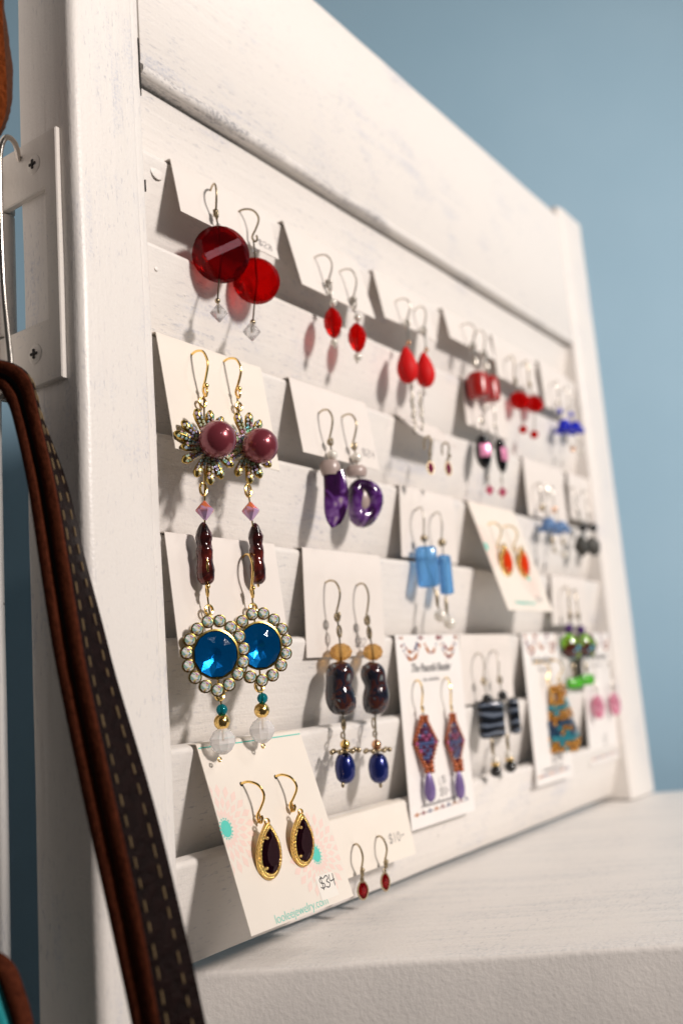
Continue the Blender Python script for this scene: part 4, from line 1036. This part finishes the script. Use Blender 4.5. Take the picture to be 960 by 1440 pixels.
def peaceful(key):
    c, lean, wid, Ln = CO[key]; k = wid / 53.8
    rnd = random.Random(key)
    dots = {'print_red': [], 'print_blue': [], 'print_orange': []}
    for (x0, x1, dep) in ((3, 20, 9), (5, 18, 6), (22, 34, 6.5), (36, 51, 8.5), (38, 50, 5.5)):
        nn = 13 if x1 - x0 > 13 else 10
        for i in range(nn + 1):
            t = i / nn; x = x0 + (x1 - x0) * t; y = -1.0 - dep * (1 - (2 * t - 1) ** 2) ** 0.8
            r = rnd.choice((0.55, 0.75, 1.05)); col = rnd.choice(('print_red', 'print_blue', 'print_orange', 'print_red')) if 0.3 > t or t > 0.7 else rnd.choice(('print_orange', 'print_red'))
            dots[col].append((x * k, y, r, r))
    for i in range(9):
        x = (5 + i * 5.2) * k
        col = ('print_orange', 'print_red', 'print_blue')[i % 3]
        dots[col].append((x, -71.3 + 0.1 * i, 0.9, 0.9)); dots[col].append((x + 1.8, -71.3, 0.45, 0.45)); dots[col].append((x - 1.7, -71.3, 0.45, 0.45))
    for col, it in dots.items(): printed('bead_print', discs_geo(it), col, c, lean, 0, 0, lift=0.05)['kind'] = 'stuff'
    printed('shop_name', text_geo('The Peaceful Beader', 2.8, 0.45, 0.9, 0.12), 'ink', c, lean, 9.5 * k, 15.2, lift=0.05, width=35 * k, stretch=1.25)
    printed('printed_line', scribble_geo(14, 1.8, 3), 'ink_grey', c, lean, 19 * k, 19.2, lift=0.05, width=14 * k)
    printed('phone_line', scribble_geo(31, 2.0, 8, 0.28), 'ink_grey', c, lean, 9 * k, 69.3, lift=0.05, width=31 * k)
    for body, s, h in (('LTB', 62.2, 3.2), ('$50-', 66.8, 3.4)):
        printed('handwritten_price', hand_geo(body, h, 0.35), 'ink', c, lean, 24.5 * k, s, lift=0.05)
for k_ in ('peace1', 'peace2', 'pink'): peaceful(k_)

for x_, s_ in ((14.3, 13.9), (31.1, 13.8)):
    printed('punched_hole', discs_geo([(x_, -s_, 0.75, 0.75)], 12), 'dark', c, lean, 0, 0, lift=0.05)
# ------------------------------------------------------------------ beads and findings: each returns a list of (part name, shape, material, smooth, local offset, sub-parts)
CACHE = {}
def facet_lathe(prof, n): return lathe(prof, n)
def el_twist(W, H, kw):
    r = W / 2; pts = []
    for i in range(28):
        a = 2 * PI * i / 28
        for y in (-0.16 * r, 0.16 * r): pts.append((r * math.cos(a), y, r * math.sin(a)))
    for sgn in (-1, 1):
        for i in range(11):
            a = 2 * PI * (i + 0.25 * sgn) / 11; pts.append((0.80 * r * math.cos(a), sgn * (0.31 + 0.03 * (i % 3)) * r, 0.80 * r * math.sin(a)))
    for sgn, rt in ((-1, math.radians(28)), (1, math.radians(-50))):
        for band, dep in ((0.13, 0.50), (0.58, 0.33)):
            for sx in (-1, 1):
                for sz in (-1, 1):
                    L_ = 0.70 if band < 0.2 else 0.62
                    x, z = sx * L_ * r, sz * band * r
                    pts.append((x * math.cos(rt) - z * math.sin(rt), sgn * dep * r, x * math.sin(rt) + z * math.cos(rt)))
    return [('disc_bead', hull(pts), 'disc_red_lit' if kw.get('tw') else 'wine', False)]
def el_bicone(W, H, kw):
    r, h = W / 2, H / 2
    return [('bicone_bead', lathe([(0.12 * r, -h), (r, -0.06 * h), (r, 0.06 * h), (0.12 * r, h)], 8), kw.get('mat', 'clear'), False)]
def el_ball(mat, name, n=18):
    return lambda W, H, kw: [(name, ball(W / 2, W / 2, H / 2, n, 12), kw.get('mat', mat), True)]
def el_facet(name):
    def f(W, H, kw):
        r, h = W / 2, H / 2
        return [(name, lathe([(0.25 * r, -h), (0.72 * r, -0.68 * h), (r, -0.2 * h), (r, 0.2 * h), (0.72 * r, 0.68 * h), (0.25 * r, h)], 9), kw.get('mat', 'red'), False)]
    return f
def el_rondelle(W, H, kw):
    r, h = W / 2, H / 2
    a = lathe([(0.35 * r, -h), (0.8 * r, -0.62 * h), (r, 0), (0.8 * r, 0.62 * h), (0.35 * r, h)], 12)
    return [('rondelle_bead', a, kw.get('mat', 'amber'), False)]
def el_ring(W, H, kw):
    r = max(0.25, W * 0.13)
    return [('jump_ring', xf(hoop(W / 2 - r * 0.6, r, H / 2 - r * 0.6), rot=Matrix.Rotation(0.5, 4, 'Z')), kw.get('mat', None), True)]
def el_teardrop(W, H, kw):
    r, h = W / 2, H / 2
    pr = [(0, -h), (0.45 * r, -0.93 * h), (0.82 * r, -0.68 * h), (r, -0.3 * h), (0.93 * r, 0.05 * h), (0.68 * r, 0.45 * h), (0.38 * r, 0.78 * h), (0.16 * r, 0.97 * h), (0, h)]
    pr = [(p.x, p.z) for p in smooth_path([(a, 0, b) for a, b in pr], 3)]
    return [('teardrop_bead', lathe([(max(a, 0), b) for a, b in pr], 24), 'red_matte', True)]
def el_charm(W, H, kw):
    g = []
    for i in range(9):
        t = i / 8; z = H / 2 - H * t
        g.append(xf(ball(W * (0.10 + 0.16 * math.sin(PI * min(t * 1.2, 1))), 0.5, H * 0.08, 8, 6), (W * 0.14 * math.sin(i * 2.1), 0.3 * math.cos(i * 1.7), z)))
    g.append(tube([(0, 0, H / 2), (0.2, 0, 0), (0, 0, -H / 2)], 0.35, 6))
    return [('feather_charm', cat(*g), 'pewter', True)]
def el_barrel(W, H, kw):
    r, h = W / 2, H / 2
    return [('barrel_bead', lathe([(0, -h), (0.8 * r, -h), (0.95 * r, -0.9 * h), (r, -0.4 * h), (0.98 * r, 0.4 * h), (0.9 * r, 0.82 * h), (0.65 * r, h), (0, h)], 20), 'coral', True)]
def el_dome(W, H, kw):
    return [('dome_bead', hull([(W / 2 * math.cos(a) * c, -W * 0.22 * s + (0.1 * W if s == 0 else 0), H / 2 * math.sin(a) * c) for k, (c, s) in enumerate(((1, 0), (1, 0.15), (0.8, 0.65), (0.4, 1))) for a in [2 * PI * (i + 0.5 * k) / 10 for i in range(10)]]), 'red', False)]
def el_flower(W, H, kw):
    out = []
    r = W / 2; n = 5
    for i in range(n):
        a = 2 * PI * i / n
        petal = []
        g = ball(r * 0.55, r * 0.46, r * 0.26, 12, 8)
        m = Matrix.Rotation(a, 4, 'Z') @ Matrix.Translation((r * 0.52, 0, -H * 0.16)) @ Matrix.Rotation(0.55, 4, 'Y')
        V = [tuple(m @ Vector(p)) for p in g[0]]
        out.append(('petal', (V, g[1]), kw.get('mat'), True))
    out.append(('flower_cup', lathe([(0, H * 0.5), (r * 0.4, H * 0.42), (r * 0.72, -H * 0.05), (r * 0.5, -H * 0.3), (0, -H * 0.25)], 14), kw.get('mat'), True))
    return out
def el_inlay(W, H, kw):
    d = W * 0.38
    return [('oval_bead', ball(W / 2, d, H / 2, 24, 16), 'black', True), ('pink_bar', xf(rbox(W * 0.62, d * 0.9, H * 0.38, 0.3), (0, -d * 0.62, 0)), 'bar_pink', True)]
def el_burst(W, H, kw):
    """Gold burst of fingers set with small crystals, ring at the top and the bottom."""
    gold, stones = [], []
    rnd = random.Random(4)
    arms = [92, 68, 116, 44, 139, 163, 188, 213, 238, 262, 286, 312]
    lens = [1.0, 0.85, 1.05, 0.6, 1.0, 1.05, 1.0, 0.95, 1.0, 1.1, 0.95, 0.8]
    gold.append(xf(ball(W * 0.20, 1.3, W * 0.22, 16, 8), (0, 0.6, 0)))
    for i, a in enumerate(arms):
        a = math.radians(a + rnd.uniform(-5, 5)); L_ = (0.42 + 0.07 * rnd.random()) * (W * abs(math.cos(a)) + H * 0.92 * abs(math.sin(a)))
        L_ = min(L_, W * 0.58) * lens[i]
        d = Vector((math.cos(a), 0, math.sin(a)))
        P = [d * (L_ * t) + Vector((0, 0.5 - 1.7 * t * t, 0)) for t in (0.25, 0.5, 0.75, 0.92, 1.0)]
        gold.append(tube(P, [0.8, 1.1, 1.5, 1.5, 0.8], 8)); gold.append(xf(ball(0.95, 0.85, 0.95, 10, 8), tuple(P[-1] * 0.96)))
        for j, t in enumerate((0.34, 0.45, 0.56, 0.67, 0.78, 0.88)):
            p = d * (L_ * t) + Vector((0, 0.5 - 1.7 * t * t - 1.05, 0))
            for sg in (-1, 1):
                sd = Vector((-d.z, 0, d.x)) * 0.58 * sg + d * (0.3 * sg)
                stones.append(xf(ball(0.62, 0.55, 0.62, 6, 4), tuple(p + sd)))
    return [('burst_setting', cat(*gold), 'old_gold', True), ('small_crystals', cat(*stones), 'aurora_small', False)]
def el_long(W, H, kw):
    r, h = W / 2, H / 2
    rnd = random.Random(W)
    pr = [(0, h), (0.35 * r, 0.93 * h), (0.75 * r, 0.72 * h), (0.98 * r, 0.5 * h), (0.80 * r, 0.28 * h), (0.95 * r, 0.08 * h), (0.84 * r, -0.14 * h), (0.92 * r, -0.36 * h), (r, -0.62 * h), (0.86 * r, -0.86 * h), (0.4 * r, -0.99 * h), (0, -h)]
    P = smooth_path([(a, 0, b) for a, b in pr], 3)
    g = lathe([(max(p.x, 0), p.z) for p in P], 18)
    V = [(x * (1 + 0.06 * math.sin(z * 1.7 + 3 * y)), y * (1 + 0.06 * math.sin(z * 1.3 + x)), z) for x, y, z in g[0]]
    return [('long_bead', (V, g[1]), 'wine_brown', True)]
def el_shellcap(W, H, kw):
    return [('shell_cap', xf(lathe([(0, H / 2), (W * 0.36, H * 0.48), (W * 0.48, H * 0.2), (W * 0.47, -H * 0.2), (W * 0.40, -H * 0.48), (0, -H * 0.5)], 18), scl=(1, 0.7, 1)), 'shell_tan', True)]
def el_shellleaf(W, H, kw):
    secs = []
    for i in range(15):
        t = i / 14; z = H / 2 - H * t; wd = W * (0.46 + 0.10 * math.sin(PI * t * 0.9)) * (1 - t ** 6 * 0.55); th = W * 0.36 * (1 - t ** 5 * 0.5)
        cx = W * 0.05 * math.sin(t * 5)
        secs.append([(cx + wd * math.cos(a), th * math.sin(a) - W * 0.18 * math.cos(a) ** 2, z + W * 0.10 * math.cos(a)) for a in [2 * PI * k / 16 for k in range(16)]])
    return [('shell_body', ribbon_solid(secs, None), 'shell_purple', True)]
def el_shellring(W, H, kw):
    P, R_ = [], []
    for i in range(22):
        a = 2 * PI * i / 22 + 1.9
        P.append((W * 0.29 * math.cos(a) + 0.05 * W * math.cos(2 * a), -W * 0.10 * math.sin(a), H * 0.31 * math.sin(a) - H * 0.03)); R_.append(W * (0.19 + 0.09 * (0.5 - 0.5 * math.sin(a)) + 0.03 * math.sin(3 * a)))
    return [('shell_body', tube(P, R_, 12, True), 'shell_purple', True), ('shell_inside', xf(ball(W * 0.26, W * 0.20, H * 0.27, 16, 10), (-W * 0.05, 0, H * 0.02)), 'shell_tan', True)]
def el_marquise(W, H, kw):
    n = 14; rim = []
    for i in range(n):
        a = 2 * PI * i / n; rim.append((W / 2 * math.cos(a) * (1 - 0.15 * abs(math.sin(a))), 0, H * 0.46 * math.sin(a)))
    fr = tube([(x, 0, z) for x, y, z in rim], 0.32, 6, True)
    pts = [(x * 0.92, 0, z * 0.92) for x, y, z in rim] + [(x * 0.45, -1.0, z * 0.45) for x, y, z in rim[::2]] + [(x * 0.5, 0.9, z * 0.5) for x, y, z in rim[::2]]
    return [('bezel', cat(fr, xf(hoop(0.6, 0.22), (0, 0, H * 0.5 + 0.3))), 'antique', True), ('stone', hull(pts), kw.get('mat', 'garnet'), False)]
def el_wire_glare(W, H, kw):
    P = [(W * (-0.25 + 0.55 * math.sin(PI * t)), 0, H * (0.5 - t)) for t in [i / 12 for i in range(13)]]
    return [('wire_glare', tube(P, [0.2 + 1.3 * math.sin(PI * i / 12) for i in range(13)], 10), 'glare_white', True)]  # white shape modelled for the glare on the flattened ear wire
def el_nugget(W, H, kw):
    rnd = random.Random(W)
    pts = [tuple(Vector((rnd.gauss(0, 1), rnd.gauss(0, 1), rnd.gauss(0, 1))).normalized()) for _ in range(34)]
    return [('stone_nugget', hull([(x * W / 2, y * W * 0.36, z * H / 2) for x, y, z in pts]), 'stone_grey', False)]
def el_block(W, H, kw):
    g = rbox(W * 0.95, W * 0.55, H, W * 0.18, 3)
    return [('glass_block', g, 'block_blue', True)]
def stone_disc(r, d, n=8):
    return lathe([(r, 0), (r, d * 0.3), (r * 0.62, d), (0, d * 1.02)], n, 'y')
def el_gem(W, H, kw):
    k = W / 60.0
    rx, ry = kw['rx'] * W / 60.0, kw['ry'] * W / 60.0
    r = W / 2 * 1.0; rz = H / 2
    pts = []
    n = 12
    def fac(rings, apex):
        V = [(0, apex * r, 0)]; F = []
        for fr, y, off in rings:
            for i in range(n):
                a = 2 * PI * (i + off) / n; V.append((fr * r * math.cos(a), y * r, fr * rz * math.sin(a)))
        for i in range(n): F.append((0, 1 + (i + 1) % n, 1 + i))
        for q in range(len(rings) - 1):
            A, B_ = 1 + q * n, 1 + (q + 1) * n; up = rings[q][2] < rings[q + 1][2]
            for i in range(n):
                j = (i + 1) % n
                F += [(A + i, A + j, B_ + i), (A + j, B_ + j, B_ + i)] if up else [(A + i, A + j, B_ + j), (A + i, B_ + j, B_ + i)]
        return V, F
    foil = fac(((0.30, 0.10, 0.5), (0.62, 0.02, 0.0), (0.98, -0.10, 0.5)), 0.30)
    dome = fac(((0.46, -0.31, 0.5), (0.78, -0.24, 0.0), (0.97, -0.12, 0.5), (1.0, -0.06, 0.5)), -0.36)
    out = [('gem', dome, 'gem_glass', False), ('foil_facets', foil, 'gem_foil', False),
           ('backing', xf(lathe([(0, -0.45 * r), (0.6 * r, -0.42 * r), (1.0 * r, -0.15 * r), (1.07 * r, 0.0), (1.07 * r, 0.09 * r), (1.0 * r, 0.11 * r), (0.985 * r, 0.04 * r), (0.62 * r, -0.10 * r), (0, -0.36 * r)], 28, 'y'), (0, 0.0, 0), (1, 1, rz / r)), 'old_gold', True)]
    m = 15
    sr = 0.29 * r
    for i in range(m):
        a = PI / 2 + 2 * PI * (i + 0.5) / m
        c_ = (rx * math.cos(a), 0.02 * r, ry * math.sin(a) - 0.13 * ry * max(0.0, -math.sin(a)) ** 6 + 0.08 * ry * max(0.0, math.sin(a)) ** 8)
        cup = xf(lathe([(0, -0.9 * sr), (0.75 * sr, -0.9 * sr), (1.03 * sr, -0.4 * sr), (1.03 * sr, 0.25 * sr), (0.9 * sr, 0.3 * sr), (0.88 * sr, 0.1 * sr), (0, 0.1 * sr)], 14, 'y'))
        out.append(('stone_cup', cup, 'old_gold', True, c_, [('crystal', xf(stone_disc(0.84 * sr, 0.5 * sr, 9), (0, -0.12 * sr, 0)), 'aurora', False)]))
    return out
def el_lamp(W, H, kw):
    P, R_ = [], []
    s = -1 if kw.get('tw') else 1
    for i in range(17):
        t = i / 16; z = H / 2 - H * t
        bulge = math.sqrt(max(0.0, 1 - (2 * t - 1) ** 4)); waist = 1 - 0.16 * math.exp(-((t - 0.42) / 0.14) ** 2)
        P.append((W * 0.07 * math.cos(2 * PI * t) * s, 0, z)); R_.append(max(0.05, W * 0.455 * bulge * waist))
    return [('lampwork_bead', tube(P, R_, 20), 'lampwork', True)]
def el_daisy(W, H, kw):
    g = [hoop(W * 0.2, 0.6, plane='xy')]
    out = [('cap_ring', g[0], 'antique', True)]
    for i in range(7):
        a = 2 * PI * i / 7 + 0.3
        out.append(('cap_dot', cat(xf(ball(W * 0.085, n=12, m=8), (W * 0.42 * math.cos(a), W * 0.42 * math.sin(a), 0)), tube([(W * 0.18 * math.cos(a), W * 0.18 * math.sin(a), 0), (W * 0.4 * math.cos(a), W * 0.4 * math.sin(a), 0)], 0.45, 6)), 'antique', True))
    return out
def el_ridged(W, H, kw):
    r, h = W / 2, H / 2; pr = []
    for i in range(25):
        t = i / 24; z = h - 2 * h * t
        rr = r * max(0, 1 - abs(2 * t - 1) ** 2.6) ** 0.5 * (0.98 + 0.014 * math.sin(t * 17)) * (0.95 + 0.05 * t)
        pr.append((rr if 0 < i < 24 else 0, z))
    return [('blue_pearl', lathe(pr, 22), 'blue_pearl', True)]
def el_lampdisc(W, H, kw): return [('lampwork_disc', ball(W / 2, W * 0.26, H / 2, 24, 16), 'lamp_green', True)]
def el_tubebead(W, H, kw): return [('glass_bar', xf(rbox(W, H * 0.8, H, H * 0.3, 3)), 'green_glass', True)]
def seeds(pts, r): return cat(*[xf(ball(r, r, r * 0.85, 8, 5), p) for p in pts])
def el_beadblock(W, H, kw):
    pts = [(x, y, z) for x in (-W * 0.25, W * 0.25) for z in (-H * 0.33, 0, H * 0.33) for y in (0,)]
    return [('seed_beads', seeds(pts, W * 0.28), 'copper_bead', True)]
def el_beaddiamond(W, H, kw):
    out = []; per = []
    cor = [(0.10 * W, H / 2), (0.42 * W, 0.02 * H), (0.10 * W, -H / 2)]
    for sx in (-1, 1):
        for (a, b) in zip(cor, cor[1:]):
            for i in range(7):
                t = i / 6; per.append((sx * (a[0] + (b[0] - a[0]) * t), 0, a[1] + (b[1] - a[1]) * t))
    out.append(('border_beads', seeds(per, W * 0.10), 'copper_bead', True))
    cols = {'plum_bead': [], 'blue_bead': [], 'pink_bead': []}
    rnd = random.Random(3)
    for i in range(-5, 6):
        wdt = (1 - abs(i) / 6.0) * 0.36 * W
        for j in range(-3, 4):
            if abs(j) * 0.12 * W > wdt: continue
            cols[rnd.choice(('plum_bead', 'plum_bead', 'plum_bead', 'blue_bead', 'blue_bead', 'pink_bead'))].append((j * 0.12 * W, -0.6, i * H * 0.08))
    for k, p in cols.items():
        if p: out.append(('centre_beads', seeds(p, W * 0.095), k, True))
    return out
def el_dagger(W, H, kw):
    r, h = W / 2, H / 2
    P = smooth_path([(0.001, 0, h), (0.4 * r, 0, 0.85 * h), (0.8 * r, 0, 0.4 * h), (r, 0, -0.2 * h), (0.75 * r, 0, -0.75 * h), (0.001, 0, -h)], 4)
    return [('dagger_bead', xf(lathe([(max(p.x, 0), p.z) for p in P], 16), scl=(1, 0.6, 1)), 'lavender', True)]
def el_zebra(W, H, kw):
    if kw.get('tw'): W = H * 0.85
    return [('striped_square', xf(rbox(W * 0.96, W * 0.36, H, W * 0.16, 3)), 'zebra', True)]
def el_fan(W, H, kw):
    cols = {'gold_bead': [], 'teal_bead': [], 'navy': []}
    seq = ['gold_bead', 'gold_bead', 'gold_bead', 'gold_bead', 'teal_bead', 'gold_bead', 'gold_bead', 'navy', 'navy', 'navy', 'teal_bead', 'gold_bead', 'gold_bead']
    rnd = random.Random(int(W * 10))
    for i, cname in enumerate(seq):
        t = i / 12; wd = W * (0.14 + 0.86 * min(t * 1.15, 1)) * 0.5; nb = 2 + int(5 * min(t * 1.1, 1))
        for j in range(nb):
            x = -wd + 2 * wd * j / (nb - 1)
            cc = cname if rnd.random() > 0.28 or i < 3 else rnd.choice(('teal_bead', 'gold_bead'))
            cols[cc].append((x + rnd.uniform(-.2, .2), rnd.uniform(-1.0, 0.3), H / 2 - H * t + rnd.uniform(-.3, .3)))
    return [({'gold_bead': 'gold_beads', 'teal_bead': 'teal_beads', 'navy': 'navy_beads'}[k], seeds(p, W * 0.12), k, True) for k, p in cols.items() if p]
def el_pave(W, H, kw):
    g = ball(W / 2, W * 0.36, H / 2, 14, 12)
    return [('crystal_oval', g, 'pave_pink', False)]
def drop_xz(t, W, H):
    a = 2 * PI * t - PI / 2
    z = math.sin(a); x = math.cos(a) * (1 - 0.62 * max(z, -0.2) if z > -0.2 else 1.124) * 0.9
    x = math.cos(a) * (1.0 - 0.30 * (z + 1) / 2 - 0.35 * max(0, z) ** 2)
    return x * W / 2 * 1.1, z * H / 2
def el_dropframe(W, H, kw):
    n = 40
    rim = [drop_xz(i / n, W, H) for i in range(n)]
    frame = tube([(x, 0.4, z) for x, z in rim], W * 0.042, 8, True)
    back = ribbon_solid([[(x * s, y, z * s) for x, z in rim] for s, y in ((0.97, 0.1), (0.97, 0.9))], None)
    rope = []
    for i in range(46):
        x, z = drop_xz(i / 46, W * 0.96, H * 0.97); rope.append(xf(ball(W * 0.062, n=8, m=6), (x, -0.25, z)))
    for i in range(40):
        x, z = drop_xz(i / 40, W * 0.85, H * 0.87); rope.append(xf(ball(W * 0.05, n=8, m=6), (x, -0.75, z)))
    pts = []
    for fr, y in ((0.80, -0.4), (0.79, -1.1), (0.54, -2.1), (0.52, -2.1)):
        pts += [(drop_xz(i / 12, W, H)[0] * fr, y, drop_xz(i / 12, W, H)[1] * fr) for i in range(12)]
    pr = []
    for t in (0.12, 0.88, 0.37, 0.63):
        x, z = drop_xz(t, W * 0.74, H * 0.75); pr.append(xf(ball(W * 0.055, n=8, m=6), (x, -1.5, z)))
    return [('frame', cat(frame, back, xf(hoop(W * 0.09, W * 0.035), (0, 0, H * 0.5 + W * 0.06))), 'gold', True), ('rope_edge', cat(*rope), 'gold', True), ('gem', hull(pts), kw.get('mat'), False)] + [('prong', p, 'gold', True) for p in pr]
EL = {'twist_disc': el_twist, 'bicone': el_bicone, 'crystal_ball': el_ball('clear', 'crystal_bead', 10), 'metal_ball': el_ball(None, 'metal_bead'), 'pearl': el_ball('pearl', 'pearl', 26), 'bead': el_ball('red', 'bead'),
 'facet_oval': el_facet('oval_bead'), 'facet_bead': el_facet('faceted_bead'), 'rondelle': el_rondelle, 'ring': el_ring, 'teardrop': el_teardrop, 'charm': el_charm, 'barrel': el_barrel, 'dome': el_dome, 'flower': el_flower,
 'inlay_oval': el_inlay, 'burst': el_burst, 'long_bead': el_long, 'shell_cap': el_shellcap, 'shell_leaf': el_shellleaf, 'shell_ring': el_shellring, 'marquise': el_marquise, 'crescent': el_wire_glare, 'nugget': el_nugget,
 'block': el_block, 'gem_cluster': el_gem, 'lamp_bead': el_lamp, 'daisy': el_daisy, 'ridged_pearl': el_ridged, 'lamp_disc': el_lampdisc, 'tube_bead': el_tubebead, 'bead_block': el_beadblock, 'bead_diamond': el_beaddiamond,
 'dagger': el_dagger, 'zebra_square': el_zebra, 'fan': el_fan, 'pave_oval': el_pave, 'drop_frame': el_dropframe}
for name, label, hole, loop, yaw, metal, has_ball, coil, wr, els in EARRINGS:
    root = tag(empty(name, (hole[0], -hole[2], hole[1])), label, 'earring', 'earrings hung in pairs on the cards')
    # ear wire: through the card, out, round and down to its loop
    Lh = Vector((loop[0], loop[1], 0)); d = max(Lh.length, 1.0); h = Lh.normalized(); Hd = -loop[2]; bl = max(d + 2.4, 6.0) if Hd > 7 else d + 1.0
    def wp(a, z): return (h.x * a, h.y * a, z)
    pts = [(0.0, 1.4, -4.5), (0.0, 1.2, -0.6), (0, 0.35, 0.25), wp(bl * 0.3, 0.7), wp(bl * 0.72, -0.02 * Hd), wp(bl * 0.97, -0.22 * Hd), wp(bl, -0.42 * Hd), wp(bl * 0.93 * 0.6 + d * 0.4, -0.68 * Hd), wp(d * 0.94, -0.90 * Hd), wp(d, -1.03 * Hd), wp(d + 0.9, -1.10 * Hd), wp(d + 1.5, -Hd), wp(d + 1.2, -0.90 * Hd)]
    obj('ear_wire', tube(smooth_path(pts, 5), wr, 8), metal, root)
    if has_ball: obj('wire_ball', xf(ball(0.85, n=14, m=10), wp(d + 1.3, -0.86 * Hd)), metal, root)
    if coil:
        P = []
        for i in range(41):
            t = i / 40; a = t * 2 * PI * 5; P.append(Vector(wp(d * 0.97, -0.78 * Hd - 2.6 * t)) + Vector((0.75 * math.cos(a), 0.75 * math.sin(a), 0)))
        obj('wire_coil', tube(P, 0.27, 6), metal, root)
    # a pin through everything that hangs below
    line = [Vector(loop)] + [Vector((e[1], e[2] if e[0] != 'pearl' or e[4] < 9 else loop[1], e[3])) for e in els if e[0] not in ('ring', 'crescent', 'drop_frame', 'burst', 'gem_cluster', 'pearl') or (e[0] == 'pearl' and e[4] < 9)]
    segs = []
    for a, b in zip(line, line[1:]):
        if (b - a).length > 0.3: segs.append(tube([a, b], 0.3, 6))
    if segs and not any(e[0] in ('drop_frame',) for e in els): obj('pin', cat(*segs), metal, root)
    for e in els:
        kind, x, y, z, W, H, kw = e
        mt = kw.get('mat')
        ck = (kind, W, H, tuple(sorted(kw.items())))
        for it in EL[kind](W, H, kw):
            pn, g, pm, sm_ = it[:4]
            off = Vector(it[4]) if len(it) > 4 else Vector((0, 0, 0))
            rz = math.radians(kw.get('yaw', yaw))
            off = Matrix.Rotation(rz, 3, 'Z') @ off
            p = obj(pn, g, pm or metal, root, (x + off.x, y + off.y, z + off.z), (math.radians(kw.get('pitch', 0)), 0, rz), smooth=sm_)
            if pn in ('seed_beads', 'border_beads', 'centre_beads', 'small_crystals', 'rope_edge', 'gold_beads', 'teal_beads', 'navy_beads'): p['kind'] = 'stuff'
            for sp in (it[5] if len(it) > 5 else ()):
                obj(sp[0], sp[1], sp[2], p, smooth=sp[3])
